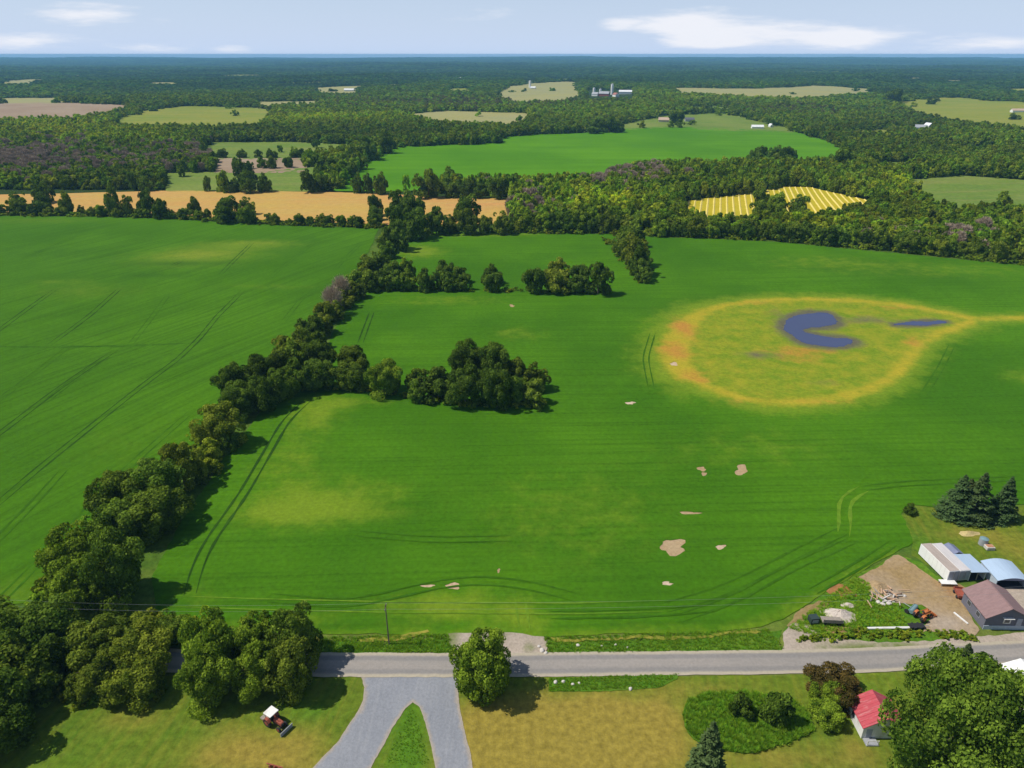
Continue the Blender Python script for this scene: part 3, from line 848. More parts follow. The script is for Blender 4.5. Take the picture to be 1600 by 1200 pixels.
def spruce_crown(seed, nl, mat, width=1.0):
    rg = np.random.default_rng(seed)
    nb = 230
    tz = np.sort(rg.uniform(0.03, 0.97, nb))
    az = rg.uniform(0, 6.28, nb)
    L = (1 - tz) ** 0.85 * rg.uniform(0.75, 1.12, nb) * width
    pick = rg.choice(nb, nl, p=(L + 0.05) / (L + 0.05).sum())
    s = rg.uniform(0.12, 1.0, nl) ** 0.6
    r = L[pick] * s
    a = az[pick] + rg.normal(0, 0.16, nl)
    z = tz[pick] - 0.06 * s + rg.normal(0, 0.008, nl) + 0.03 * s * s
    p = np.column_stack([r * np.cos(a), r * np.sin(a), np.maximum(z, 0.01)])
    n = unit(np.column_stack([0.3 * np.cos(a), 0.3 * np.sin(a), np.ones(nl)]) + 0.5 * rg.normal(size=(nl, 3)))
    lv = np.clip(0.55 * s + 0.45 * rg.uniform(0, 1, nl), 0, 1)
    V, Fc, lv = leaf_quads(p, n, 0.075 * rg.uniform(0.6, 1.3, nl), 0.5, rg, lv)
    # vertical size of a needle spray must stay small in the unit tree
    pc = np.repeat(p, 4, 0)
    V[:, 2] = pc[:, 2] + (V[:, 2] - pc[:, 2]) * 0.35
    return leaf_mesh('crown', V, Fc, lv, mat)


def bare_crown(seed, nl, mat, tw=0.02):
    rg = np.random.default_rng(seed)
    d = unit(rg.normal(size=(nl, 3)) + np.array([0, 0, 0.5]))
    p = d * (rg.uniform(0.15, 1.0, nl) ** 0.6)[:, None]
    tdir = unit(d + 0.5 * rg.normal(size=(nl, 3)) + np.array([0, 0, 0.7]))
    b = unit(np.cross(tdir, rg.normal(size=(nl, 3))))
    s = rg.uniform(0.10, 0.22, nl)[:, None]
    V = np.stack([p - tdir * s + b * tw, p + tdir * s, p - tdir * s - b * tw], 1).reshape(-1, 3)
    V[:, 2] = 0.55 + 0.45 * V[:, 2]
    return leaf_mesh('crown', V, np.arange(3 * nl).reshape(-1, 3), rg.uniform(0, 1, nl), mat)


def trunk_mesh(seed, top=0.62, r0=0.055, limbs=6):
    rg = np.random.default_rng(seed)
    V, Fc = [], []

    def tube(a, b, ra, rb, bend):
        k, m = 6, 5
        s = len(V)
        for j in range(m):
            t = j / (m - 1)
            c = a * (1 - t) + b * t + bend * math.sin(math.pi * t)
            r = ra * (1 - t) + rb * t
            for i in range(k):
                an = 2 * math.pi * i / k
                V.append(c + np.array([math.cos(an) * r, math.sin(an) * r, 0]))
        for j in range(m - 1):
            for i in range(k):
                Fc.append((s + j * k + i, s + j * k + (i + 1) % k, s + (j + 1) * k + (i + 1) % k, s + (j + 1) * k + i))
    tube(np.array([0, 0, -0.03]), np.array([0.03, -0.02, top]), r0, r0 * 0.4, np.array([rg.uniform(-.03, .03), rg.uniform(-.03, .03), 0]))
    for i in range(limbs):
        z = rg.uniform(0.18, top * 0.9)
        a = rg.uniform(0, 6.28)
        L = rg.uniform(0.4, 0.7)
        tube(np.array([0, 0, z]), np.array([math.cos(a) * L, math.sin(a) * L, min(z + rg.uniform(0.12, 0.3), 0.92)]), r0 * 0.45, r0 * 0.12, np.array([0, 0, 0.04]))
    me = np_mesh('trunk', np.array(V), np.array(Fc), True)
    me.materials.append(BARK)
    return me


NEAR = [broad_crown(10 + i, 17000, 0.044, 80, LEAF, 0.02) for i in range(5)]
ROUND = broad_crown(33, 24000, 0.036, 130, LEAF, 0.0, pr=(0.14, 0.27), lob=0.25)
HUGE = broad_crown(30, 62000, 0.021, 230, LEAF, 0.04, pr=(0.11, 0.22), lob=0.35)
MID = [broad_crown(20 + i, 3600, 0.085, 46, LEAF, 0.0) for i in range(6)]
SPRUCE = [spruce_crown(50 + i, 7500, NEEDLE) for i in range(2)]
BARE = [bare_crown(60 + i, 1500, TWIG) for i in range(2)]
TRUNK = [trunk_mesh(70 + i) for i in range(3)]
TRUNK_S = trunk_mesh(80, 0.93, 0.05, 0)


def make_tree(name, base, r, h, kind, tint, label, group):
    t = empty(name, (base[0], base[1], base[2]), random.uniform(0, 6.28))
    tag(t, label, 'tree' if name != 'shrub' else 'shrub', group)
    me = {'near': lambda: random.choice(NEAR), 'mid': lambda: random.choice(MID), 'spruce': lambda: random.choice(SPRUCE), 'bare': lambda: random.choice(BARE), 'huge': lambda: HUGE, 'round': lambda: ROUND}[kind]()
    c = link('crown', me, None, t)
    c.scale = (r * random.uniform(0.95, 1.05), r * random.uniform(0.95, 1.05), h)
    c.color = (tint[0], tint[1], tint[2], 1)
    tr = link('trunk', TRUNK_S if kind == 'spruce' else random.choice(TRUNK), None, t)
    tr.scale = (r, r, h * 0.97)
    return t


def tint(kind):
    b = random.uniform(0.82, 1.18)
    if kind == 'dark':
        return (0.72 * b, 0.78 * b, 0.80 * b)
    if kind == 'light':
        return (1.35 * b, 1.32 * b, 0.95 * b)
    if kind == 'yellow':
        return (1.65 * b, 1.35 * b, 0.9 * b)
    if kind == 'olive':
        return (1.35 * b, 1.12 * b, 1.0 * b)
    if kind == 'purple':
        return (0.85, 0.42, 0.95)
    if kind == 'grey':
        return (1.9 * b, 1.65 * b, 1.45 * b)
    return (1.0 * b * random.uniform(0.88, 1.15), 1.0 * b, 0.95 * b)


def crown_box(u0, u1, vt, vb, low=0.05):
    """visible crown rectangle in the photograph -> base point, radius, height of the tree"""
    uc, vc = (u0 + u1) / 2, (vt + vb) / 2
    base = G(uc, vb)
    for _ in range(6):
        dep = P(base[0], base[1], base[2] + 4)[2]
        k = F / dep
        a = math.atan2(CAMZ - base[2], math.hypot(base[0], base[1]))
        r = (u1 - u0) / 2 / k / 0.98
        half = (vb - vt) / 2 / k / 0.98
        cc = math.sqrt(max(half ** 2 - (r * math.sin(a)) ** 2, (0.45 * r) ** 2)) / math.cos(a)
        h = cc * 2 / (1 - low)
        zc = h * (1 + low) / 2
        base = G(uc, min(vc + zc * math.cos(a) * k, 1500))
    return base, r, h


SHARED = {'leafy tree in the upper run of the long hedgerow', 'taller tree standing against the tan stubble field', 'tree along the far edge of the tan stubble field',
          'tree of the slanting hedge beside the bright far field', 'tree at the top of the upper crop field', 'tree by the golden hay field and its wood'}


def look(tn, h, r):
    c = {'dark': 'dark green ', 'light': 'light green ', 'yellow': 'yellow green ', 'olive': 'olive green ', 'mid': 'mid green '}.get(tn, '')
    q = h / (2 * r)
    return ('slim ' if q > 1.25 else 'broad ' if q < 0.8 else '') + ('tall ' if h > 12 else 'low ' if h < 6.5 else '') + c


def box_tree(u0, u1, vt, vb, tn='mid', label='', group=None, name='broadleaf_tree', kind=None):
    hp, wp = vb - vt, u1 - u0
    if name == 'broadleaf_tree' and hp > 1.14 * wp and wp > 24 and not label.startswith('lower'):          # two trees, one standing in front of the other
        j = random.uniform(-0.06, 0.06) * wp
        if label not in SHARED:
            lb2 = 'lower front tree by the ' + ' '.join(label.split()[:11])
        else:
            lb2 = label
        box_tree(u0 + j, u1 + j, vb - max(0.62 * hp, 0.8 * wp), vb, tn, lb2, group, name, kind)
        vb = vt + max(0.66 * hp, 0.85 * wp)
    b, r, h = crown_box(u0, u1, vt, vb)
    if kind is None:
        kind = 'near' if (u1 - u0) > 48 else 'mid'
    if label in SHARED:
        label = look(tn, h, r) + label
    return make_tree(name, b, r, h, kind, tint(tn), label, group)


def spruce_box(u0, u1, vt, vb, label, group=None, tn='mid'):
    b = G((u0 + u1) / 2, vb - 2)
    k = F / P(b[0], b[1], b[2])[2]
    a = math.atan2(CAMZ, math.hypot(b[0], b[1]))
    return make_tree('spruce_tree', b, (u1 - u0) / 1.75 / k, (vb - vt - 2) / k / math.cos(a), 'spruce', tint(tn), label, group)


# hedgerow between the two crop fields, from the road outwards
GH = 'trees of the long hedgerow'
for bx, tn, lb in [
    ((80, 165, 822, 945), 'light', 'broad light green tree at the road end of the hedgerow'),
    ((140, 232, 832, 935), 'mid', 'dense green tree beside the road-end hedgerow tree'),
    ((152, 232, 735, 850), 'mid', 'tall full green tree low in the hedgerow'),
    ((205, 300, 712, 835), 'mid', 'tall spreading green tree with the widest field shadow'),
    ((258, 322, 690, 760), 'olive', 'brownish green tree in the lower hedgerow'),
    ((306, 352, 680, 735), 'yellow', 'small yellow green tree in the lower hedgerow'),
    ((312, 384, 626, 692), 'olive', 'round olive green tree standing apart in the hedgerow'),
    ((342, 402, 566, 648), 'dark', 'dark round tree at the hedgerow corner'),
    ((380, 438, 552, 640), 'dark', 'dark broad tree where the hedgerow turns'),
]:
    box_tree(*bx, tn, lb, GH)
for bx, tn in [((420, 470, 545, 622), 'mid'), ((440, 488, 530, 612), 'mid'), ((470, 525, 533, 608), 'dark'),
               ((428, 470, 522, 570), 'olive'), ((450, 492, 510, 555), 'mid'), ((470, 512, 490, 540), 'dark'), ((490, 525, 470, 520), 'olive'), ((508, 540, 450, 498), 'olive'),
               ((520, 555, 438, 480), 'olive'), ((540, 575, 420, 465), 'mid'), ((560, 600, 400, 452), 'mid'), ((585, 622, 396, 450), 'dark'), ((590, 622, 362, 402), 'mid'),
               ((600, 640, 345, 388), 'dark'), ((300, 330, 705, 752), 'dark'), ((345, 375, 672, 705), 'mid')]:
    box_tree(*bx, tn, 'leafy tree in the upper run of the long hedgerow', GH)
for bx in [(505, 538, 446, 490), (520, 550, 430, 470)]:
    box_tree(*bx, 'grey', 'bare grey tree in the long hedgerow', 'bare hedgerow trees', 'bare_tree', 'bare')
# spur of trees running into the main field
GS = 'trees of the spur into the field'
for bx, tn, lb in [
    ((525, 577, 541, 608), 'mid', 'rounded tree next to the hedgerow on the field spur'),
    ((575, 628, 563, 615), 'light', 'pointed light green tree on the field spur'),
    ((636, 668, 575, 625), 'mid', 'small bushy tree on the field spur'),
    ((660, 708, 568, 628), 'dark', 'dark bushy tree left of the big field clump'),
    ((698, 758, 534, 632), 'dark', 'tallest dark tree of the clump in the field'),
    ((745, 800, 537, 634), 'dark', 'second tall dark tree of the clump in the field'),
    ((785, 825, 558, 630), 'mid', 'green tree inside the field clump'),
    ((810, 858, 566, 632), 'mid', 'rounded end tree of the field clump'),
]:
    box_tree(*bx, tn, lb, GS)
# cross hedge and short hedge by the upper field
GX = 'trees of the cross hedge'
for bx, tn, lb in [
    ((600, 632, 405, 452), 'mid', 'tree at the hedgerow end of the cross hedge'), ((622, 652, 402, 452), 'light', 'paler tree of the cross hedge'),
    ((650, 682, 420, 453), 'dark', 'low dark tree of the cross hedge'), ((680, 710, 407, 453), 'dark', 'tall slim tree of the cross hedge'),
    ((708, 735, 415, 453), 'dark', 'slim tree before the gap in the cross hedge'), ((750, 785, 414, 454), 'dark', 'lone tree between two gaps of the cross hedge'),
    ((812, 852, 418, 456), 'dark', 'round tree after the gap of the cross hedge'), ((848, 890, 404, 457), 'olive', 'taller olive tree in the cross hedge group'),
    ((885, 920, 412, 457), 'dark', 'dark tree in the cross hedge group'), ((912, 956, 410, 458), 'dark', 'dark end tree of the cross hedge'),
    ((958, 998, 350, 402), 'mid', 'tree heading the short hedge'), ((970, 1012, 368, 415), 'olive', 'olive tree in the short hedge'),
    ((978, 1018, 385, 430), 'dark', 'dark tree in the short hedge'), ((990, 1020, 402, 440), 'dark', 'end tree of the short hedge'),
]:
    box_tree(*bx, tn, lb, GX)
# roadside trees below the fields
GR = 'roadside trees'
for bx, tn, lb in [
    ((-75, 62, 945, 1118), 'mid', 'big dense tree at the end of the roadside thicket'), ((20, 132, 938, 1075), 'dark', 'dark tall tree in the roadside thicket'),
    ((-60, 50, 1035, 1190), 'dark', 'dark low spreading tree in the thicket by the lawn'), ((118, 212, 962, 1088), 'mid', 'mid green tree at the lawn end of the thicket'),
    ((180, 272, 968, 1090), 'olive', 'loose olive tree beside the open road'), ((240, 302, 962, 1002), 'mid', 'low bush across the road from the thicket'),
    ((294, 374, 960, 1098), 'light', 'upright light green tree between road and lawn'), ((366, 442, 962, 1085), 'light', 'middle light green tree of the roadside group'),
    ((424, 505, 946, 1084), 'mid', 'tallest roadside tree near the driveway mouth'),
    ((1262, 1340, 1040, 1102), 'purple', 'purple-leaved tree behind the red-roofed house'), ((1262, 1316, 1062, 1136), 'light', 'small green tree beside the red-roofed house'),
]:
    box_tree(*bx, tn, lb, GR)
box_tree(707, 802, 984, 1082, 'light', 'round green tree at the right of the driveway mouth', GR, kind='round')
b, r, h = crown_box(1368, 1582, 1022, 1262)
make_tree('broadleaf_tree', b, r, h, 'huge', (1.0, 1.06, 1.0), 'huge spreading maple covering part of the red-roofed house', None).rotation_euler = (0, 0, 2.6)
spruce_box(1472, 1520, 1002, 1062, 'pointed spruce rising behind the huge maple', None)
spruce_box(1062, 1136, 1138, 1232, 'spruce at the lawn edge below the unmown island', None)
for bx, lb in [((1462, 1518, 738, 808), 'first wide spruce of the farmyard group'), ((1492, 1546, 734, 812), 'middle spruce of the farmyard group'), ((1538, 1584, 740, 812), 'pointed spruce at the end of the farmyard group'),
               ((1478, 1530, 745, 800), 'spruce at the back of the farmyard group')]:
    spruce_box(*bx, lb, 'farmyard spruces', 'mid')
for bx, lb in [((1142, 1178, 1084, 1122), 'smaller dark shrub on the unmown island'), ((1184, 1228, 1076, 1128), 'larger dark shrub on the unmown island'),
               ((1410, 1432, 786, 803), 'bush at the corner of the farmyard lawn'), ((1524, 1540, 812, 822), 'low bush before the spruces')]:
    box_tree(*bx, 'dark', lb, None, 'shrub', 'mid')

# tree rows round the middle-distance fields
def row(px, n, hr, wr, group, label, tns=('mid', 'dark', 'olive'), spread=2.0, name='broadleaf_tree', kind='mid'):
    pts = np.array([G(*q)[:2] for q in px])
    seg = np.linalg.norm(np.diff(pts, axis=0), axis=1)
    cum = np.concatenate([[0], np.cumsum(seg)])
    for i in range(n):
        s = (i + random.uniform(0.1, 0.9)) / n * cum[-1]
        j = min(np.searchsorted(cum, s) - 1, len(seg) - 1)
        j = max(j, 0)
        q = pts[j] + (pts[j + 1] - pts[j]) * (s - cum[j]) / seg[j]
        q = q + np.array([random.uniform(-1, 1), random.uniform(-1, 1)]) * spread
        h = random.uniform(*hr)
        r = h * random.uniform(*wr)
        tn = random.choice(tns)
        make_tree(name, (q[0], q[1], float(H(q[0], q[1]))), r, h, kind, tint(tn), look(tn, h, r) + label, group)


row([(-40, 333), (0, 334), (180, 337), (430, 350), (595, 355)], 58, (3.5, 8.5), (0.42, 0.62), 'stubble hedge trees', 'hedge tree between the left crop and the stubble field', ('mid', 'light', 'dark', 'olive'), 2.5)
GM = 'middle-distance field trees'
for bx, tn in [((55, 85, 284, 332), 'dark'), ((170, 192, 288, 335), 'mid'), ((218, 242, 296, 336), 'dark'), ((295, 316, 308, 336), 'mid'), ((240, 264, 312, 340), 'dark'), ((192, 212, 306, 336), 'olive'),
               ((96, 118, 300, 334), 'yellow'), ((16, 44, 300, 334), 'mid'),
               ((340, 372, 306, 346), 'dark'), ((375, 400, 308, 348), 'light'), ((575, 600, 305, 352), 'dark')]:
    box_tree(*bx, tn, 'taller tree standing against the tan stubble field', GM)
for bx, tn in [((550, 569, 270, 300), 'dark'), ((568, 584, 272, 301), 'dark'), ((582, 606, 270, 302), 'mid'), ((650, 690, 266, 308), 'mid'), ((688, 722, 262, 307), 'mid'), ((716, 742, 280, 308), 'dark'),
               ((738, 765, 278, 309), 'dark'), ((762, 790, 280, 310), 'dark'), ((203, 216, 270, 296), 'mid'), ((218, 240, 277, 298), 'dark'), ((340, 362, 268, 299), 'light'), ((356, 378, 278, 299), 'dark'),
               ((374, 402, 252, 300), 'dark'), ((402, 426, 272, 299), 'dark'), ((318, 332, 276, 298), 'mid')]:
    box_tree(*bx, tn, 'tree along the far edge of the tan stubble field', GM)
for bx, tn in [((470, 494, 266, 300), 'dark'), ((488, 514, 258, 298), 'dark'), ((506, 532, 248, 288), 'dark'), ((526, 552, 238, 276), 'dark'), ((544, 572, 228, 264), 'mid'), ((560, 592, 216, 248), 'dark'),
               ((584, 616, 204, 238), 'mid')]:
    box_tree(*bx, tn, 'tree of the slanting hedge beside the bright far field', 'slanting hedge trees')
row([(345, 246), (400, 247), (470, 247), (540, 248)], 12, (7, 10), (0.45, 0.6), 'strip field trees', 'tree between the narrow strip fields', ('dark', 'mid'), 4)
row([(360, 265), (420, 264), (470, 260)], 6, (7, 12), (0.45, 0.6), 'ploughed field trees', 'tree beside the small ploughed field', ('dark', 'mid'), 4)
for bx, tn in [((606, 640, 298, 360), 'dark'), ((625, 668, 300, 372), 'dark'), ((664, 700, 325, 364), 'mid'), ((708, 746, 304, 364), 'mid'), ((745, 770, 338, 364), 'mid'), ((768, 800, 330, 364), 'olive'),
               ((690, 715, 335, 364), 'olive')]:
    box_tree(*bx, tn, 'tree at the top of the upper crop field', 'upper field trees')
row([(800, 361), (900, 362), (1000, 363)], 20, (8, 13), (0.40, 0.55), 'upper wood edge trees', 'wood-edge tree behind the upper crop field', ('mid', 'light', 'olive', 'dark'), 3)
row([(1020, 367), (1120, 370), (1210, 374), (1300, 382), (1400, 391), (1500, 401), (1610, 412), (1700, 422)], 46, (7, 12.5), (0.40, 0.58), 'right wood edge trees', 'wood-edge tree along the far side of the main crop', ('mid', 'dark', 'olive', 'light'), 3)
for bx, tn in [((1172, 1200, 296, 345), 'mid'), ((1196, 1226, 300, 348), 'light'), ((1232, 1262, 305, 350), 'mid'), ((1168, 1196, 230, 262), 'dark'), ((1196, 1222, 228, 262), 'mid'), ((1218, 1244, 230, 264), 'dark'),
               ((1296, 1330, 232, 268), 'mid'), ((1310, 1328, 226, 256), 'dark')]:
    box_tree(*bx, tn, 'tree by the golden hay field and its wood', 'hay field trees')
for bx in [((940, 205, 186)), (965, 206, 190), (952, 206, 184), (928, 208, 192), (1055, 192, 176), (1395, 160, 140)]:
    u, vb, vt = bx
    box_tree(u - 13, u + 13, vt, vb, 'dark', 'dark tree near the far houses', 'far house trees')

# ------------------------------------------------------------------ woods (masses nobody could count) by geometry nodes
def proto_collection(name, meshes):
    c = bpy.data.collections.new(name)
    for i, me in enumerate(meshes):
        o = bpy.data.objects.new('%s_%02d' % (name, i), me)
        c.objects.link(o)
    return c


def scatter_group(col):
    ng = bpy.data.node_groups.new('scatter_' + col.name, 'GeometryNodeTree')
    ng.interface.new_socket('Geometry', in_out='INPUT', socket_type='NodeSocketGeometry')
    ng.interface.new_socket('Geometry', in_out='OUTPUT', socket_type='NodeSocketGeometry')
    gi = ng.nodes.new('NodeGroupInput')
    go = ng.nodes.new('NodeGroupOutput')
    ci = ng.nodes.new('GeometryNodeCollectionInfo')
    ci.inputs['Collection'].default_value = col
    ci.inputs['Separate Children'].default_value = True
    ci.inputs['Reset Children'].default_value = True
    ip = ng.nodes.new('GeometryNodeInstanceOnPoints')
    ip.inputs['Pick Instance'].default_value = True

    def na(name, typ):
        n = ng.nodes.new('GeometryNodeInputNamedAttribute')
        n.data_type = typ
        n.inputs['Name'].default_value = name
        return n.outputs['Attribute']
    ng.links.new(gi.outputs[0], ip.inputs['Points'])
    ng.links.new(ci.outputs[0], ip.inputs['Instance'])
    ng.links.new(na('vi', 'INT'), ip.inputs['Instance Index'])
    ng.links.new(na('ro', 'FLOAT_VECTOR'), ip.inputs['Rotation'])
    ng.links.new(na('sc', 'FLOAT_VECTOR'), ip.inputs['Scale'])
    ng.links.new(ip.outputs[0], go.inputs[0])
    return ng


def scatter(name, pts, sc, tn, vi, group, label, cat):
    n = len(pts)
    me = bpy.data.meshes.new(name)
    me.vertices.add(n)
    me.vertices.foreach_set('co', np.asarray(pts, np.float32).ravel())
    rot = np.zeros((n, 3), np.float32)
    rot[:, 2] = RNG.uniform(0, 6.28, n)
    for nm, typ, arr, key in (('sc', 'FLOAT_VECTOR', sc, 'vector'), ('ro', 'FLOAT_VECTOR', rot, 'vector'), ('tint', 'FLOAT_VECTOR', tn, 'vector'), ('vi', 'INT', vi, 'value')):
        at = me.attributes.new(nm, typ, 'POINT')
        at.data.foreach_set(key, np.asarray(arr, np.int32 if typ == 'INT' else np.float32).ravel())
    o = link(name, me)
    md = o.modifiers.new('scatter', 'NODES')
    md.node_group = group
    return tag(o, label, cat, kind='stuff')


WOODC = [broad_crown(90 + i, 1100, 0.15, 26, LEAF_I, 0.0) for i in range(5)] + [bare_crown(97, 2600, TWIG_I, 0.036)]
FARC = [broad_crown(110 + i, 260, 0.26, 14, LEAF_I, 0.0) for i in range(4)]
g_wood = scatter_group(proto_collection('wood_crown', WOODC))
g_far = scatter_group(proto_collection('far_crown', FARC))

FRONT = [(-500, 296), (60, 296), (200, 296), (330, 296), (480, 296), (575, 296), (640, 300), (800, 308), (800, 357), (1000, 359), (1210, 370), (1400, 387), (1600, 406), (2000, 446)]
FU = [p[0] for p in FRONT]
FV = [p[1] for p in FRONT]
rad = 395.0
DD, TH, SP = [], [], []
while rad < 19500:
    s = max(5.6, 0.0068 * rad)
    th = np.arange(-0.72, 0.72, s / rad)
    th = th + RNG.uniform(-.45, .45, len(th)) * s / rad
    DD.append(rad + RNG.uniform(-.45, .45, len(th)) * s)
    TH.append(th)
    SP.append(np.full(len(th), s))
    rad += s * 0.88
DD, TH, SP = np.concatenate(DD), np.concatenate(TH), np.concatenate(SP)
wx, wy = DD * np.sin(TH), DD * np.cos(TH)
wz = H(wx, wy)
pu, pv, _ = P(wx, wy, wz)
keep = (pv < np.interp(pu, FU, FV)) & (pu > -260) & (pu < 1860)
edge_r = RNG.uniform(0, 1, len(wx))
edge_n = 0.5 + 0.5 * np.sin(wx / 31 + 2 * np.sin(wy / 47)) * np.sin(wy / 39 + wx / 83)
for f, fd in zip(FAR_W, FAR):
    ins = inpoly(wx, wy, f)
    dE = polydist(wx, wy, f)
    wE = (1.3 if fd[3] >= 9 else 0.0) * np.maximum(SP, 5) * edge_n
    lone = (edge_r < 0.004) & (fd[2] in (M_MEADOW, M_PALE, M_OLIVE))       # odd trees left standing in the pastures
    keep &= ~(ins & ~((dE < wE) & (edge_r < 0.75)) & ~lone)
# clear glades so that the houses show
for (u0, u1, v0, v1) in [(915, 992, 140, 160), (1022, 1052, 180, 194), (1425, 1460, 196, 213), (1570, 1600, 160, 182), (818, 838, 125, 142), (1160, 1202, 194, 206), (530, 560, 134, 146)]:
    keep &= ~((pu > u0) & (pu < u1) & (pv > v0) & (pv < v1))
wx, wy, wz, pu, pv, SP, DD = (a[keep] for a in (wx, wy, wz, pu, pv, SP, DD))
n = len(wx)
# open scrub: thin some places by patchy noise
pn = np.sin(wx / 90 + 1.3 * np.sin(wy / 130)) * np.sin(wy / 110 + 1.1 * np.sin(wx / 150))
hgt = RNG.uniform(8.0, 13.5, n) * (1 + 0.18 * pn)
rr = SP * RNG.uniform(0.62, 0.92, n)
rr = np.where(SP < 6, RNG.uniform(3.4, 5.6, n), rr)
pn2 = np.sin(wx / 260 + 1.7 * np.sin(wy / 340)) * np.sin(wy / 300 + 1.3 * np.sin(wx / 410))
tn = np.ones((n, 3)) * RNG.uniform(0.62, 1.4, (n, 1)) * (1 + 0.18 * pn + 0.22 * pn2)[:, None]
tn[:, 0] *= RNG.uniform(0.85, 1.3, n)


def pe(u, v, a, b):
    return np.exp(-(((pu - u) / a) ** 2 + ((pv - v) / b) ** 2))


lightw = pe(110, 212, 150, 20) + pe(480, 190, 110, 10) + pe(940, 330, 60, 14) + 0.6 * pe(1280, 360, 120, 10) + 0.7 * pe(1400, 300, 40, 18) + 0.5 * pe(1130, 155, 120, 8) + 0.5 * pe(60, 300, 60, 10)
darkw = 0.8 * pe(660, 215, 130, 7) + 0.7 * pe(250, 285, 90, 10) + 0.7 * pe(1100, 290, 90, 9) + 0.7 * pe(1340, 330, 90, 6) + 0.5 * pe(250, 147, 160, 4)
for c, k in ((0, 0.95), (1, 0.7), (2, 0.1)):
    tn[:, c] *= 1 + k * np.clip(lightw, 0, 1.2) - 0.32 * np.clip(darkw, 0, 1)
haze_cool = ss(1300, 3600, DD)  # distance haze put into the crown tint: darker, less red, bluer
tn *= (1 - 0.5 * haze_cool)[:, None]
tn[:, 0] *= 1 - 0.3 * haze_cool
tn[:, 2] *= 1 + 0.8 * haze_cool
greyw = 1.0 * pe(45, 258, 85, 20) + 0.85 * pe(960, 284, 60, 13) + 0.6 * pe(720, 164, 170, 7) + 0.5 * pe(330, 243, 40, 12) + 0.9 * pe(1590, 305, 30, 14) + 0.35 * pe(250, 255, 90, 16) + 0.3 * pe(820, 335, 40, 16) + 0.4 * pe(1240, 175, 80, 8) + 0.3 * pe(1480, 380, 90, 14)
isgrey = RNG.uniform(0, 1, n) < np.clip(greyw, 0, 0.92)
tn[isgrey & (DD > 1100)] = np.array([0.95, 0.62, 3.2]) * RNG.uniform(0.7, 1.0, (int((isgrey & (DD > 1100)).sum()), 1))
vi = RNG.integers(0, 5, n)
vi[isgrey] = 5
gt = isgrey & (DD <= 1100)
tn[gt] = np.array([1.95, 1.72, 1.5]) * RNG.uniform(0.7, 1.1, (int(gt.sum()), 1))
sc = np.column_stack([rr, rr, hgt])
pts = np.column_stack([wx, wy, wz - 0.3])
nearm = DD < 1100
lft = pu < 640
scatter('woodland', pts[nearm & lft], sc[nearm & lft], tn[nearm & lft], vi[nearm & lft], g_wood, 'mixed green wood behind the stubble field and strip fields', 'woodland')
scatter('woodland', pts[nearm & ~lft], sc[nearm & ~lft], tn[nearm & ~lft], vi[nearm & ~lft], g_wood, 'mixed green wood between the main crop and the far field', 'woodland')
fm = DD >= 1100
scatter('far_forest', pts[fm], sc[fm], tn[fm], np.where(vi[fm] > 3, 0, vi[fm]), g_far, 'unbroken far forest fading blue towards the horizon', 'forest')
print('wood points', n)

# undergrowth along the hedges and rough grass tufts
BUSH = [broad_crown(120 + i, 420, 0.2, 12, LEAF_I, 0.0) for i in range(3)]
g_bush = scatter_group(proto_collection('bush_crown', BUSH))


def along(px, dens, spread, hr, label, name='undergrowth', cat='undergrowth', tl=(0.8, 1.5), world=None):
    pts = world if world is not None else np.array([G(*q)[:2] for q in px])
    out = []
    for i in range(len(pts) - 1):
        L = np.linalg.norm(pts[i + 1] - pts[i])
        k = int(L * dens)
        t = RNG.uniform(0, 1, k)
        out.append(pts[i] + (pts[i + 1] - pts[i]) * t[:, None] + RNG.normal(0, spread, (k, 2)))
    q = np.vstack(out)
    n = len(q)
    h = RNG.uniform(*hr, n)
    tnt = np.ones((n, 3)) * RNG.uniform(*tl, (n, 1))
    tnt[:, 0] *= RNG.uniform(0.9, 1.4, n)
    scatter(name, np.column_stack([q, H(q[:, 0], q[:, 1])]), np.column_stack([h * 0.8, h * 0.8, h]), tnt, RNG.integers(0, 3, n), g_bush, label, cat)


along([(40, 950), (90, 905), (150, 845), (220, 760), (290, 715), (335, 680), (375, 625), (430, 580), (480, 530), (520, 480), (560, 440), (600, 395), (630, 362)], 1.2, 1.8, (1.0, 2.8), 'weedy undergrowth along the foot of the long hedgerow')
along([(525, 605), (600, 614), (680, 628), (740, 634), (850, 632)], 1.2, 1.0, (0.8, 2.0), 'weedy undergrowth along the field spur')
along([(600, 452), (700, 454), (800, 456), (950, 458)], 0.8, 1.2, (0.8, 2.0), 'weedy undergrowth along the cross hedge')
along([(-60, 334), (180, 338), (430, 351), (600, 356), (800, 363), (1010, 367), (1210, 375), (1400, 393), (1600, 413), (1750, 430)], 0.8, 2.0, (1.2, 3.2), 'shrubby undergrowth along the far field edges')
along([(945, 372), (985, 420), (1003, 442)], 1.0, 1.2, (0.8, 2.0), 'weeds along the short hedge')
along([(240, 975), (300, 985)], 2.0, 1.0, (0.8, 2.2), 'weeds across the road from the thicket')
along([(-60, 1100), (60, 1092), (160, 1088), (260, 1085)], 2.5, 1.2, (0.8, 2.4), 'shrubby skirt under the roadside thicket', tl=(0.6, 1.1))
along([(1245, 1000), (1300, 996), (1350, 993), (1450, 992), (1525, 998)], 2.4, 0.5, (0.4, 1.2), 'low weedy hedge between farmyard and road')
along([(1345, 935), (1400, 965), (1380, 975)], 2.5, 1.8, (0.2, 0.6), 'rank weeds in the middle of the farmyard', tl=(1.0, 1.5))

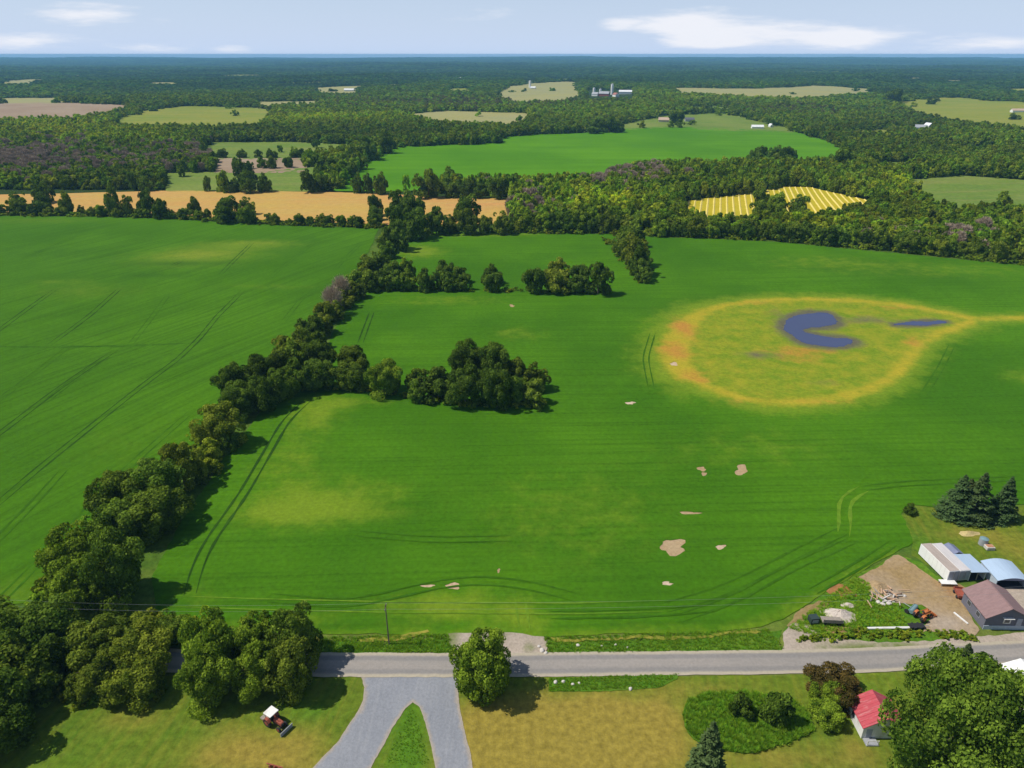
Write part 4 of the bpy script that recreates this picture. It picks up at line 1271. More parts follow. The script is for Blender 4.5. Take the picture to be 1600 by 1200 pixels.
# grass tufts
def tuft(seed, mat, nb=26):
    rg = np.random.default_rng(seed)
    V, Fc, lv = [], [], []
    for i in range(nb):
        a = rg.uniform(0, 6.28)
        r = rg.uniform(0, 0.5)
        b = np.array([math.cos(a) * r, math.sin(a) * r, 0])
        l = np.array([math.cos(a) * rg.uniform(.1, .6), math.sin(a) * rg.uniform(.1, .6), rg.uniform(.6, 1.0)])
        t = np.array([-math.sin(a), math.cos(a), 0]) * 0.09
        V += [b - t, b + t, b + l]
        Fc.append((3 * i, 3 * i + 1, 3 * i + 2))
        lv.append(rg.uniform())
    return leaf_mesh('tuft', np.array(V), np.array(Fc), np.array(lv), mat)


GRASS_I = leaf_mat('grass_blade', (0.15, 0.31, 0.02), (0.27, 0.42, 0.035), True, 0.5)
g_tuft = scatter_group(proto_collection('grass_tuft', [tuft(i, GRASS_I) for i in range(3)]))


def tufts(px, n, hr, label, tl=(0.8, 1.3), yel=(0.85, 1.2), off=0.05):
    wp = [G(*q)[:2] for q in px]
    a = np.array(wp)
    q = RNG.uniform(a.min(0), a.max(0), (n * 4, 2))
    q = q[inpoly(q[:, 0], q[:, 1], wp)][:n]
    k = len(q)
    h = RNG.uniform(*hr, k)
    tnt = np.ones((k, 3)) * RNG.uniform(*tl, (k, 1))
    tnt[:, 0] *= RNG.uniform(*yel, k)
    scatter('tall_grass', np.column_stack([q, H(q[:, 0], q[:, 1]) + off]), np.column_stack([h * 1.1, h * 1.1, h]), tnt, RNG.integers(0, 3, k), g_tuft, label, 'grass')


tufts(BED_PX, 1800, (0.3, 0.7), 'tall tufts on the unmown island', off=0.28)
tufts([(858, 1060), (1060, 1054), (1030, 1075), (858, 1081)], 1100, (0.12, 0.32), 'tall grass in the roadside ditch', off=0.1)
tufts([(500, 996), (700, 992), (712, 1021), (500, 1019)], 1100, (0.2, 0.5), 'tall grass on the verge by the utility pole', yel=(0.85, 1.2))
tufts([(850, 996), (1200, 984), (1225, 1015), (855, 1021)], 1500, (0.2, 0.5), 'tall grass on the verge beyond the gravel entrance', yel=(0.85, 1.2))
tufts([(600, 1195), (645, 1102), (672, 1195)], 350, (0.1, 0.2), 'grass on the driveway island')
tufts([(1230, 982), (1340, 900), (1400, 945), (1420, 985), (1300, 1000)], 1800, (0.2, 0.6), 'weeds over the farmyard', (1.0, 1.5), yel=(0.9, 1.3))
# ------------------------------------------------------------------ built things
class MB:
    def __init__(s):
        s.v, s.f = [], []

    def add(s, vs, fs):
        o = len(s.v)
        s.v += [tuple(map(float, q)) for q in vs]
        s.f += [tuple(i + o for i in q) for q in fs]
        return s

    def box(s, x0, x1, y0, y1, z0, z1, rz=0.0, c=(0, 0)):
        vs = []
        for z in (z0, z1):
            for x, y in ((x0, y0), (x1, y0), (x1, y1), (x0, y1)):
                if rz:
                    a, b = x - c[0], y - c[1]
                    x, y = c[0] + a * math.cos(rz) - b * math.sin(rz), c[1] + a * math.sin(rz) + b * math.cos(rz)
                vs.append((x, y, z))
        return s.add(vs, [(3, 2, 1, 0), (4, 5, 6, 7), (0, 1, 5, 4), (1, 2, 6, 5), (2, 3, 7, 6), (3, 0, 4, 7)])

    def prism(s, prof, a0, a1, ax='y'):
        """extrude a convex profile (list of 2D points, counter-clockwise) along an axis"""
        n = len(prof)
        vs = []
        for a in (a0, a1):
            for p, z in prof:
                vs.append((p, a, z) if ax == 'y' else (a, p, z))
        fs = [tuple(range(n)), tuple(range(2 * n - 1, n - 1, -1))] + [(i, n + i, n + (i + 1) % n, (i + 1) % n) for i in range(n)]
        return s.add(vs, fs)

    def tube(s, a, b, r0, r1=None, k=10):
        a, b = Vector(a), Vector(b)
        r1 = r0 if r1 is None else r1
        d = (b - a).normalized()
        t = d.orthogonal().normalized()
        u = d.cross(t)
        vs = [tuple(q + (t * math.cos(2 * math.pi * i / k) + u * math.sin(2 * math.pi * i / k)) * r) for q, r in ((a, r0), (b, r1)) for i in range(k)]
        fs = [tuple(range(k - 1, -1, -1)), tuple(range(k, 2 * k))] + [(i, (i + 1) % k, k + (i + 1) % k, k + i) for i in range(k)]
        return s.add(vs, fs)

    def build(s, name, mat, parent=None, bevel=0.0):
        me = bpy.data.meshes.new(name)
        me.from_pydata(s.v, [], s.f)
        me.update()
        o = link(name, me, mat, parent)
        if bevel:
            b = o.modifiers.new('bevel', 'BEVEL')
            b.width = bevel
            b.segments = 2
        return o


WHITE = plain('white_paint', (0.72, 0.71, 0.68), 0.6, 0.07, 0.8, stretch=(1, 1, 0.4), dirt=(0.55, 0.52, 0.46))
BOXWHITE = plain('trailer_white', (0.76, 0.75, 0.72), 0.5, 0.05, 0.7)
TAUPE = plain('taupe_roof', (0.36, 0.30, 0.26), 0.8, 0.16, 0.9, stretch=(2, 0.3, 1))
PALEROOF = plain('pale_roof', (0.50, 0.47, 0.46), 0.7, 0.12, 0.9, stretch=(2, 0.3, 1))
GREYDOOR = plain('grey_door', (0.34, 0.36, 0.42), 0.6, 0.12, 1.2)
BLUEROOF = plain('pale_blue_metal', (0.36, 0.46, 0.58), 0.45, 0.08, 0.8, stretch=(3, 0.4, 1))
SLATEBLUE = plain('slate_blue', (0.17, 0.19, 0.28), 0.7, 0.15, 1.0)
SHADEIN = plain('interior_shade', (0.035, 0.04, 0.06), 0.9, 0.2, 1.0)  # shade of the open bays put into wall and floor colour
PURPLE = plain('purple_shingle', (0.235, 0.150, 0.145), 0.9, 0.18, 1.6, stretch=(0.5, 2, 1))
DGREY = plain('dark_grey_siding', (0.135, 0.135, 0.165), 0.8, 0.12, 2.0, stretch=(1, 1, 3))
PALEBLUE = plain('pale_skirting', (0.42, 0.47, 0.54), 0.7, 0.12, 2.0)
GLASS = plain('window_glass', (0.04, 0.05, 0.06), 0.1, 0.1, 1.0, spec=0.6)
REDROOF = plain('red_metal_roof', (0.40, 0.055, 0.07), 0.55, 0.2, 1.2, stretch=(0.4, 3, 1), dirt=(0.45, 0.16, 0.16))
ORANGE = plain('orange_paint', (0.46, 0.145, 0.04), 0.6, 0.25, 2.0, dirt=(0.30, 0.10, 0.04))
RUST = plain('rusty_red', (0.30, 0.075, 0.045), 0.75, 0.3, 2.5, dirt=(0.16, 0.06, 0.04))
BLACK = plain('black_rubber', (0.022, 0.022, 0.025), 0.85, 0.2, 3.0)
STEEL = plain('dull_steel', (0.30, 0.31, 0.33), 0.5, 0.2, 2.0)
WOOD = plain('weathered_wood', (0.28, 0.24, 0.20), 0.9, 0.25, 2.0, stretch=(3, 1, 1))
TANWOOD = plain('tan_lumber', (0.50, 0.33, 0.21), 0.9, 0.3, 1.5)
POLEWOOD = plain('pole_wood', (0.12, 0.10, 0.08), 0.9, 0.25, 2.0)
STONE = plain('pale_stone', (0.52, 0.48, 0.43), 0.9, 0.2, 2.5)
GRAVELP = plain('gravel_heap', (0.50, 0.43, 0.37), 0.95, 0.22, 4.0)
TEAL = plain('faded_teal', (0.15, 0.24, 0.26), 0.7, 0.2, 2.0)
BRICK = plain('orange_brick', (0.40, 0.20, 0.11), 0.9, 0.2, 3.0)
STRAW = plain('straw_heap', (0.46, 0.36, 0.16), 0.95, 0.25, 3.0)


def at(u, v, dz=0.0):
    p = G(u, v)
    return (p[0], p[1], p[2] + dz)


# white storage trailers and open shed
fl, bl = G(1478, 911), G(1434, 867)
dv = (bl - fl)[:2]
LT = float(np.linalg.norm(dv))
rzt = math.atan2(-dv[0], dv[1])
ca, sa = math.cos(rzt), math.sin(rzt)


def loc_t(x, y, z=0.06):
    return (fl[0] + x * ca - y * sa, fl[1] + x * sa + y * ca, fl[2] + z)


def storage_trailer(x0, wdt, L, h, roofm, label):
    t = tag(empty('storage_trailer', loc_t(x0, 0), rzt), label, 'trailer', 'white storage trailers')
    MB().box(0, wdt, 0, L, 0.35, h).build('body', BOXWHITE, t)
    MB().box(0.08, wdt - 0.08, 0.08, L - 0.08, h + 0.002, h + 0.07).build('roof', roofm, t)
    for i in range(2):
        d = MB().box(0.06 + i * (wdt / 2), wdt / 2 - 0.04 + i * (wdt / 2), -0.05, -0.002, 0.5, h - 0.12).build('rear_door', GREYDOOR, t)
        MB().box(wdt / 2 + (-0.16 if i == 0 else 0.10), wdt / 2 + (-0.11 if i == 0 else 0.15), -0.10, -0.052, 0.7, h - 0.3).build('lock_bar', STEEL, d)
    for i in range(1, int(L / 1.2)):
        MB().box(-0.03, -0.002, i * 1.2, i * 1.2 + 0.07, 0.45, h - 0.05).build('side_rib', WHITE, t)
    for y in (1.5, 2.7):
        for x in (0.12, wdt - 0.42):
            MB().tube((x, y, 0.4), (x + 0.3, y, 0.4), 0.42, k=14).build('wheel', BLACK, t)
    return t


storage_trailer(0, 2.35, LT, 2.95, TAUPE, 'white storage trailer with a taupe roof at the dirt yard')
storage_trailer(2.5, 2.3, LT * 0.99, 2.85, PALEROOF, 'second white storage trailer with a pale grey roof')
t = tag(empty('open_shed', loc_t(4.9, -0.1), rzt), 'open-fronted shed with pale blue roof against the trailers', 'shed')
MB().box(0, 0.15, 0.1, 5.4, 0, 2.5).build('side_wall', WHITE, t)
MB().box(3.6, 3.75, 0.1, 5.4, 0, 2.2).build('side_wall', WHITE, t)
MB().box(0.152, 3.598, 5.25, 5.4, 0, 2.2).build('back_wall', SHADEIN, t)
MB().box(0.152, 3.598, 0.1, 5.2, 0.0, 0.05).build('shed_floor', SHADEIN, t)  # back wall and floor coloured dark for the shade inside
MB().prism([(-0.2, 2.55), (4.0, 2.2), (4.0, 2.3), (-0.2, 2.67)], -0.4, 5.6).build('roof', BLUEROOF, t)
for x in (1.8,):
    MB().box(x, x + 0.15, 0.1, 0.25, 0.052, 2.36).build('post', WOOD, t)
t = tag(empty('garden_shed', loc_t(5.3, 6.2), rzt), 'small slate blue roofed shed behind the trailers', 'shed')
MB().box(0, 2.6, 0, 3.0, 0, 1.8).build('wall', DGREY, t)
MB().prism([(-0.2, 1.75), (1.3, 2.5), (1.3, 2.6), (-0.25, 1.85)], -0.2, 3.2).build('roof_slope', SLATEBLUE, t)
MB().prism([(1.302, 2.5), (2.8, 1.75), (2.85, 1.85), (1.302, 2.6)], -0.2, 3.2).build('roof_slope', SLATEBLUE, t)

# blue carport
t = tag(empty('carport', at(1554, 919), R(-2)), 'pale blue arched-roof carport with an open dark front', 'carport')
WC, LC = 6.2, 5.8
prof = [(WC * i / 10 - 0.15 + 0.3 * i / 10, 2.15 + 0.75 * math.sin(math.pi * i / 10)) for i in range(11)]
for i in range(10):
    (xa, za), (xb, zb) = prof[i], prof[i + 1]
    MB().prism([(xa, za), (xb - 0.004, zb), (xb - 0.004, zb + 0.07), (xa, za + 0.07)], -0.35, LC + 0.2).build('roof_panel', BLUEROOF, t)
MB().box(0, 0.12, 0, LC, 0, 2.12).build('side_wall', PALEBLUE, t)
MB().box(WC - 0.12, WC, 0, LC, 0, 2.12).build('side_wall', PALEBLUE, t)
MB().box(0.122, WC - 0.122, LC - 0.12, LC, 0, 2.3).build('back_wall', SHADEIN, t)
MB().box(0.13, WC - 0.13, 0, LC - 0.13, 0, 0.13).build('slab', SHADEIN, t)  # painted dark like the back wall, as shade under the roof
MB().prism([(0.15, 2.02)] + [(x, min(z, 2.88) - 0.01) for x, z in prof[1:-1]][::-1][::-1] + [(WC - 0.15, 2.02)], 0.0, 0.08).build('arch_trim', SLATEBLUE, t)

# grey house with purple-brown roof
t = tag(empty('grey_house', at(1535, 983), R(-1)), 'dark grey house with a purple brown gable roof beside the road', 'house')
W_, L_, E_, RG = 8.0, 7.4, 3.1, 5.3
MB().prism([(0, 0), (W_, 0), (W_, E_), (W_ / 2, RG - 0.12), (0, E_)], 0, L_).build('wall', DGREY, t)
sl = (RG - E_) / (W_ / 2)
for nm, xs_ in (('left', (-0.4, W_ / 2)), ('right', (W_ / 2 + 0.003, W_ + 0.4))):
    za = E_ - 0.4 * sl
    pr = [(xs_[0], za), (xs_[1], RG), (xs_[1], RG + 0.14), (xs_[0], za + 0.14)] if nm == 'left' else [(xs_[0], RG), (xs_[1], za), (xs_[1], za + 0.14), (xs_[0], RG + 0.14)]
    MB().prism(pr, -0.45, L_ + 0.4).build('roof_slope', PURPLE, t)
MB().box(W_ / 2 - 0.12, W_ / 2 + 0.12, -0.46, L_ + 0.41, RG + 0.13, RG + 0.19).build('ridge_cap', PURPLE, t)
MB().box(-0.03, W_ + 0.03, -0.08, -0.003, 0.0, 0.95).build('skirting', PALEBLUE, t)
wd = MB().box(3.35, 4.75, -0.1, -0.003, 1.55, 2.85).build('window', WHITE, t)
MB().box(3.6, 4.5, -0.12, -0.102, 1.75, 2.55).build('pane', GLASS, wd)
MB().prism([(3.05, 2.87), (5.05, 2.87), (5.05, 2.97), (3.05, 2.97)], -0.55, -0.003).build('window_hood', WHITE, t)
dr = MB().box(5.9, 6.9, -0.10, -0.003, 0.96, 2.7).build('door', GREYDOOR, t)
MB().tube((6.75, -0.16, 1.7), (6.75, -0.10, 1.7), 0.05).build('handle', STEEL, dr)
for y in (1.6, 4.6):
    w2 = MB().box(-0.06, -0.003, y, y + 1.2, 1.2, 2.3).build('window', STEEL, t)
    MB().box(-0.075, -0.062, y + 0.1, y + 1.1, 1.3, 2.2).build('pane', GLASS, w2)
di = empty('satellite_dish', at(1594, 966, 0.1), R(20))
tag(di, 'white satellite dish on a dark base beside the grey house', 'satellite dish')
MB().tube((0, 0, 0), (0, 0, 1.5), 0.09).build('mast', BLACK, di)
m = MB()
for k in range(5):
    a0, a1 = k * 0.12, (k + 1) * 0.12
    ring0 = [(0.95 * math.sin(a0 * 2.4) * math.cos(j * 0.5236), -0.3 + -0.35 * math.sin(a0 * 2.4) ** 2, 1.7 + 0.95 * math.sin(a0 * 2.4) * math.sin(j * 0.5236)) for j in range(12)]
    ring1 = [(0.95 * math.sin(a1 * 2.4) * math.cos(j * 0.5236), -0.3 + -0.35 * math.sin(a1 * 2.4) ** 2, 1.7 + 0.95 * math.sin(a1 * 2.4) * math.sin(j * 0.5236)) for j in range(12)]
    m.add(ring0 + ring1, [(j, (j + 1) % 12, 12 + (j + 1) % 12, 12 + j) for j in range(12)])
m.build('dish', WHITE, di)
MB().tube((0, -0.3, 1.7), (0, 0, 1.45), 0.05).build('arm', BLACK, di)

# red-roofed white house by the maple
t = tag(empty('white_house', at(1345, 1154), R(0)), 'small white house with a red metal roof half under the maple', 'house')
W_, E_, RG = 6.6, 2.7, 4.7
L_ = float(np.linalg.norm((G(1345, 1154) - G(1326, 1112))[:2]))
MB().prism([(0, 0), (W_, 0), (W_, E_), (W_ / 2, RG - 0.12), (0, E_)], 0, L_).build('wall', WHITE, t)
sl = (RG - E_) / (W_ / 2)
za = E_ - 0.3 * sl
MB().prism([(-0.3, za), (W_ / 2, RG), (W_ / 2, RG + 0.12), (-0.3, za + 0.12)], -0.3, L_ + 0.3).build('roof_slope', REDROOF, t)
MB().prism([(W_ / 2 + 0.003, RG), (W_ + 0.3, za), (W_ + 0.3, za + 0.12), (W_ / 2 + 0.003, RG + 0.12)], -0.3, L_ + 0.3).build('roof_slope', REDROOF, t)
for y in np.arange(0.1, L_, 0.75):
    MB().prism([(-0.3, za + 0.122), (W_ / 2, RG + 0.122), (W_ / 2, RG + 0.17), (-0.3, za + 0.17)], y, y + 0.05).build('roof_seam', REDROOF, t)
w2 = MB().box(-0.06, -0.003, L_ * 0.55, L_ * 0.55 + 1.0, 1.0, 2.2).build('window', STEEL, t)
MB().box(-0.075, -0.062, L_ * 0.55 + 0.1, L_ * 0.55 + 0.9, 1.1, 2.1).build('pane', GLASS, w2)
dr = MB().box(0.6, 1.5, -0.06, -0.003, 0.1, 2.1).build('door', GREYDOOR, t)
MB().tube((1.38, -0.12, 1.05), (1.38, -0.06, 1.05), 0.04).build('handle', STEEL, dr)
MB().box(0.2, 2.2, -1.5, -0.1, 0.0, 0.28).build('porch', STEEL, t)
for x in (0.3, 2.0):
    MB().box(x, x + 0.1, -1.45, -1.35, 0.282, 1.2).build('porch_post', WHITE, t)
MB().box(0.4, 2.0, -1.44, -1.38, 1.1, 1.2).build('porch_rail', WHITE, t)
# white-roofed garage at the picture edge
t = tag(empty('brick_garage', at(1588, 1092), R(0)), 'brick garage with a white roof at the gravel side drive', 'garage')
MB().prism([(0, 0), (6, 0), (6, 2.4), (3, 3.6), (0, 2.4)], 0, 5).build('wall', BRICK, t)
MB().prism([(-0.3, 2.32), (3, 3.72), (3, 3.84), (-0.3, 2.44)], -0.3, 5.3).build('roof_slope', WHITE, t)
MB().prism([(3.003, 3.72), (6.3, 2.32), (6.3, 2.44), (3.003, 3.84)], -0.3, 5.3).build('roof_slope', WHITE, t)
MB().box(1.0, 5.0, -0.06, -0.003, 0.05, 2.15).build('garage_door', WHITE, t)


# tractors
def tractor(name, loc, rz, paint, label, canopy=False, blade=False, loader=False, sc=1.0):
    t = tag(empty(name, loc, rz), label, 'tractor')
    t.scale = (sc, sc, sc)

    def wheel(x, y, r, wdt):
        m = MB().tube((x - wdt / 2, y, r), (x + wdt / 2, y, r), r, k=20)
        o = m.build('wheel', BLACK, t, 0.04)
        MB().tube((x - wdt / 2 - 0.02, y, r), (x + wdt / 2 + 0.02, y, r), r * 0.5, k=14).build('rim', paint, o)
    for s in (-1, 1):
        wheel(s * 0.78, -0.9, 0.72, 0.42)
        wheel(s * 0.62, 1.25, 0.42, 0.26)
        MB().prism([(-1.55, 1.0), (-1.2, 1.5), (-0.6, 1.5), (-0.25, 1.1), (-0.32, 1.06), (-0.64, 1.43), (-1.16, 1.43), (-1.48, 0.98)], s * 0.78 - 0.24, s * 0.78 + 0.24, 'x').build('fender', paint, t)
    MB().box(-0.24, 0.24, -1.2, 1.4, 0.55, 0.9).build('chassis', BLACK, t)
    MB().prism([(-0.05, 0.9), (1.55, 0.9), (1.55, 1.3), (1.4, 1.42), (-0.05, 1.5)], -0.3, 0.3, 'x').build('hood', paint, t, 0.05)
    MB().box(-0.27, 0.27, 1.552, 1.6, 0.9, 1.28).build('grille', BLACK, t)
    MB().tube((0.15, 0.8, 1.4), (0.15, 0.8, 2.0), 0.04).build('exhaust', BLACK, t)
    MB().box(-0.25, 0.25, -1.05, -0.6, 1.05, 1.15).box(-0.25, 0.25, -1.12, -1.04, 1.15, 1.55).build('seat', BLACK, t)
    MB().tube((0, -0.05, 1.35), (0, -0.3, 1.6), 0.03).build('steering_column', BLACK, t)
    MB().tube((0, -0.3, 1.6), (0, -0.33, 1.63), 0.2, k=14).build('steering_wheel', BLACK, t)
    MB().tube((0.2, 1.25, 0.42), (-0.2, 1.25, 0.42), 0.08).box(-0.5, 0.5, 1.18, 1.32, 0.36, 0.48).build('axle', BLACK, t)
    if canopy:
        MB().box(-0.8, 0.8, -1.5, 0.05, 2.25, 2.34).build('canopy', WHITE, t, 0.04)
        for x in (-0.62, 0.62):
            for y in (-1.35, -0.1):
                MB().tube((x, y, 1.1), (x, y, 2.25), 0.035).build('canopy_post', BLACK, t)
    if loader:
        for s in (-0.55, 0.55):
            MB().tube((s, -0.2, 1.3), (s, 1.5, 1.15), 0.07).tube((s, 1.5, 1.15), (s, 2.2, 0.45), 0.06).build('loader_arm', paint, t)
        MB().prism([(2.2, 0.1), (2.9, 0.1), (2.9, 0.16), (2.28, 0.2), (2.25, 0.75), (2.15, 0.75)], -0.9, 0.9, 'x').build('bucket', paint, t)
    if blade:
        MB().tube((-0.3, 1.4, 0.5), (-0.3, 2.2, 0.4), 0.05).tube((0.3, 1.4, 0.5), (0.3, 2.2, 0.4), 0.05).build('blade_arm', BLACK, t)
        MB().prism([(2.15, 0.05), (2.25, 0.05), (2.2, 0.4), (2.3, 0.75), (2.2, 0.75), (2.1, 0.4)], -1.1, 1.1, 'x').build('blade', STEEL, t)
        MB().box(-0.7, 0.7, -2.6, -1.5, 0.35, 0.6).build('rear_implement', WOOD, t)
    return t


tractor('tractor', at(432, 1133, 0.04), R(-122), RUST, 'rusty red tractor with white canopy and front blade on the lawn', canopy=True, blade=True, sc=1.12)
tractor('tractor', at(1441, 966, 0.1), R(-65), ORANGE, 'orange loader tractor parked in the dirt yard', loader=True, sc=1.05)
t = tag(empty('rusty_plough', at(430, 1200, 0.04), R(75)), 'rusty plough lying at the lawn edge', 'plough')
MB().box(-0.08, 0.08, -1.4, 1.4, 0.45, 0.6).build('beam', RUST, t)
for y in (-1.0, -0.2, 0.6):
    MB().prism([(y, 0.0), (y + 0.5, 0.05), (y + 0.3, 0.5), (y + 0.1, 0.5)], -0.25, 0.1, 'x').build('share', RUST, t)
# hay rake, flat trailer, wagon
t = tag(empty('hay_rake', at(1424, 955, 0.1), R(30)), 'faded teal hay rake beside the orange tractor', 'farm machine')
MB().tube((-1.4, 0, 0.7), (1.4, 0.5, 0.7), 0.08).build('frame_bar', TEAL, t)
MB().tube((-1.2, -0.5, 0.65), (1.3, 0.0, 0.65), 0.4, k=12).build('reel', TEAL, t)
for s in (-1.45, 1.45):
    MB().tube((s - 0.08, 0.2, 0.45), (s + 0.08, 0.2, 0.45), 0.45, k=14).build('wheel', BLACK, t)
MB().tube((0, 0.2, 0.7), (0.3, 2.0, 0.4), 0.06).build('drawbar', STEEL, t)
t = tag(empty('flat_trailer', at(1431, 981, 0.1), R(2)), 'low black flat trailer in front of the orange tractor', 'trailer')
MB().box(-1.5, 1.5, -0.6, 0.6, 0.45, 0.55).build('deck', BLACK, t)
for x in (-0.5, 0.6):
    for y in (-0.75, 0.62):
        MB().tube((x, y, 0.3), (x, y + 0.14, 0.3), 0.3, k=14).build('wheel', BLACK, t)
MB().tube((1.5, 0, 0.48), (2.4, 0, 0.4), 0.05).build('drawbar', STEEL, t)
t = tag(empty('hay_wagon', at(1298, 974, 0.08), R(-4)), 'weathered grey wooden wagon next to the gravel heap', 'wagon')
for i in range(5):
    MB().box(-1.9, 1.9, -0.9 + i * 0.36, -0.9 + i * 0.36 + 0.34, 0.75, 0.83).build('deck_board', WOOD, t)
for i in range(3):
    MB().box(-1.9, 1.9, -0.96, -0.902, 0.9 + i * 0.25, 1.1 + i * 0.25).build('side_board', WOOD, t)
for x in (-1.85, 0, 1.75):
    MB().box(x, x + 0.08, -0.90, -0.84, 0.832, 1.65).build('stake', WOOD, t)
for x in (-1.3, 1.3):
    for y in (-0.8, 0.7):
        MB().tube((x, y, 0.38), (x, y + 0.16, 0.38), 0.38, k=14).build('wheel', BLACK, t)
MB().box(-1.7, 1.7, -0.1, 0.1, 0.5, 0.74).build('chassis', BLACK, t)
t = tag(empty('machine_box', at(1270, 973, 0.08), R(8)), 'small dark green generator box beside the wagon', 'generator')
MB().box(-0.85, 0.85, -0.7, 0.7, 0.25, 1.5).build('housing', plain('dark_green_metal', (0.03, 0.05, 0.045), 0.6, 0.2), t, 0.05)
MB().box(-0.6, 0.6, -0.74, -0.702, 0.5, 1.2).build('vent_panel', STEEL, t)
for x in (-0.7, 0.55):
    MB().box(x, x + 0.15, -0.6, 0.6, 0.0, 0.25).build('skid', BLACK, t)


def heap(name, u, v, rx, ry, h, mat, label, cat, seed, rz=0.0):
    rg = np.random.default_rng(seed)
    k, m = 28, 8
    V = [(0, 0, h)]
    ph = rg.uniform(0, 6.28, 3)
    for j in range(1, m + 1):
        t_ = j / m
        for i in range(k):
            a = 2 * math.pi * i / k
            w_ = 1 + 0.12 * math.sin(2 * a + ph[0]) + 0.1 * math.sin(3 * a + ph[1]) + 0.06 * math.sin(7 * a + ph[2])
            z = h * (0.5 + 0.5 * math.cos(math.pi * t_ ** 0.85)) * (1 + rg.uniform(-.12, .12)) if j < m else -0.1
            V.append((rx * t_ * w_ * math.cos(a), ry * t_ * w_ * math.sin(a), z))
    Fc = [(0, 1 + i, 1 + (i + 1) % k) for i in range(k)]
    for j in range(m - 1):
        for i in range(k):
            a = 1 + j * k
            Fc.append((a + i, a + k + i, a + k + (i + 1) % k, a + (i + 1) % k))
    o = MB().add(V, Fc).build(name, mat)
    o.location = at(u, v, 0.05)
    o.rotation_euler = (0, 0, rz)
    return tag(o, label, cat)


heap('gravel_heap', 1312, 961, 3.6, 2.2, 1.3, GRAVELP, 'long pale gravel heap behind the wagon', 'gravel heap', 1)
heap('gravel_heap', 1325, 946, 1.6, 1.0, 0.6, GRAVELP, 'little pale gravel heap at the crop edge', 'gravel heap', 2)
heap('straw_heap', 1514, 834, 2.6, 1.2, 0.7, STRAW, 'dry straw coloured brush heap on the farmyard lawn', 'brush heap', 3)
heap('soil_heap', 1372, 919, 3.2, 2.2, 0.9, M_SOIL, 'heap of tan soil at the corner of the dirt yard', 'soil heap', 4, 0.5)
# scrap lumber on the soil heap
t = tag(empty('scrap_lumber', at(1386, 934, 0.1)), 'jumbled pile of tan scrap boards in the farmyard', 'lumber pile')
for i in range(34):
    a = random.uniform(0, 3.14)
    x, y, z = random.gauss(0, 1.7), random.gauss(0, 1.2), random.uniform(0.1, 0.7)
    L = random.uniform(0.5, 1.2)
    dx, dy, dz = math.cos(a) * L, math.sin(a) * L, random.uniform(-.15, .15)
    MB().tube((x - dx, y - dy, z - dz), (x + dx, y + dy, z + dz), random.uniform(0.09, 0.17), k=4).build('board', random.choice([TANWOOD, TANWOOD, STONE, WOOD]), t)


def rock(u, v, s, label, group, mat=STONE, dz=0.06):
    rg = np.random.default_rng(int(u * 7 + v))
    V, Fc = [], []
    k, m = 8, 5
    for j in range(m):
        el = -0.5 + j / (m - 1) * 2.0
        for i in range(k):
            a = 2 * math.pi * i / k
            r = s * math.cos(min(el, 1.5)) * rg.uniform(0.8, 1.15) if j < m - 1 else 0.12 * s
            V.append((r * math.cos(a), r * math.sin(a) * 0.8, s * 0.65 * math.sin(min(el, 1.5)) + 0.2 * s))
    for j in range(m - 1):
        for i in range(k):
            Fc.append((j * k + i, j * k + (i + 1) % k, (j + 1) * k + (i + 1) % k, (j + 1) * k + i))
    Fc.append(tuple((m - 1) * k + i for i in range(k)))
    o = MB().add(V, Fc).build('boulder', mat)
    o.location = at(u, v, dz)
    o.rotation_euler = (0, 0, rg.uniform(0, 6))
    return tag(o, label, 'boulder', group)


for u, v, s in [(1372, 942, 0.6), (1379, 945, 0.55), (1388, 944, 0.65), (1394, 940, 0.5), (1413, 932, 0.4)]:
    rock(u, v, s, 'pale boulder at the foot of the scrap lumber', 'farmyard boulders')
for u, v, s in [(868, 1067, 0.45), (880, 1066, 0.4), (895, 1070, 0.35), (905, 1068, 0.3), (985, 1077, 0.4)]:
    rock(u, v, s, 'pale stone lying in the roadside ditch', 'ditch stones')
for u, v, s in [(903, 1009, 0.4), (940, 1010, 0.25), (962, 1008, 0.3), (980, 1012, 0.25), (847, 1017, 0.55), (842, 1011, 0.4), (853, 1021, 0.4)]:
    rock(u, v, s, 'pale stone on the verge by the gravel entrance', 'verge stones')
# pipe, planks, deck, red drum trailer, lawn things
t = MB()
p0, p1 = G(1355, 984), G(1420, 983)
t.tube((0, 0, 0.3), (p1[0] - p0[0], p1[1] - p0[1], 0.3), 0.26, k=12)
o = t.build('culvert_pipe', WHITE)
o.location = (p0[0], p0[1], p0[2] + 0.05)
tag(o, 'long white culvert pipe lying along the farmyard edge', 'pipe')
t = MB()
p0, p1 = G(1490, 958), G(1512, 976)
t.box(-0.15, 0.15, 0, float(np.linalg.norm((p1 - p0)[:2])), 0.12, 0.3)
o = t.build('white_beam', WHITE)
o.location = (p0[0], p0[1], p0[2])
o.rotation_euler = (0, 0, math.atan2(-(p1 - p0)[0], (p1 - p0)[1]))
tag(o, 'white beam lying on the ground beside the grey house', 'beam')
t = tag(empty('loading_deck', at(1470, 917, 0.1), R(-3)), 'low white loading deck in front of the trailers', 'deck')
for i in range(4):
    MB().box(0, 3.2, i * 0.36, i * 0.36 + 0.34, 0.62, 0.7).build('deck_board', WHITE, t)
for x in (0.1, 2.9):
    for y in (0.05, 1.2):
        MB().box(x, x + 0.18, y, y + 0.18, 0, 0.618).build('leg', WOOD, t)
t = tag(empty('red_wagon', at(1496, 938, 0.1), R(-12)), 'red utility wagon parked between the trailers and the grey house', 'wagon')
MB().box(0, 1.7, 0, 3.0, 0.5, 0.62).build('bed', RUST, t)
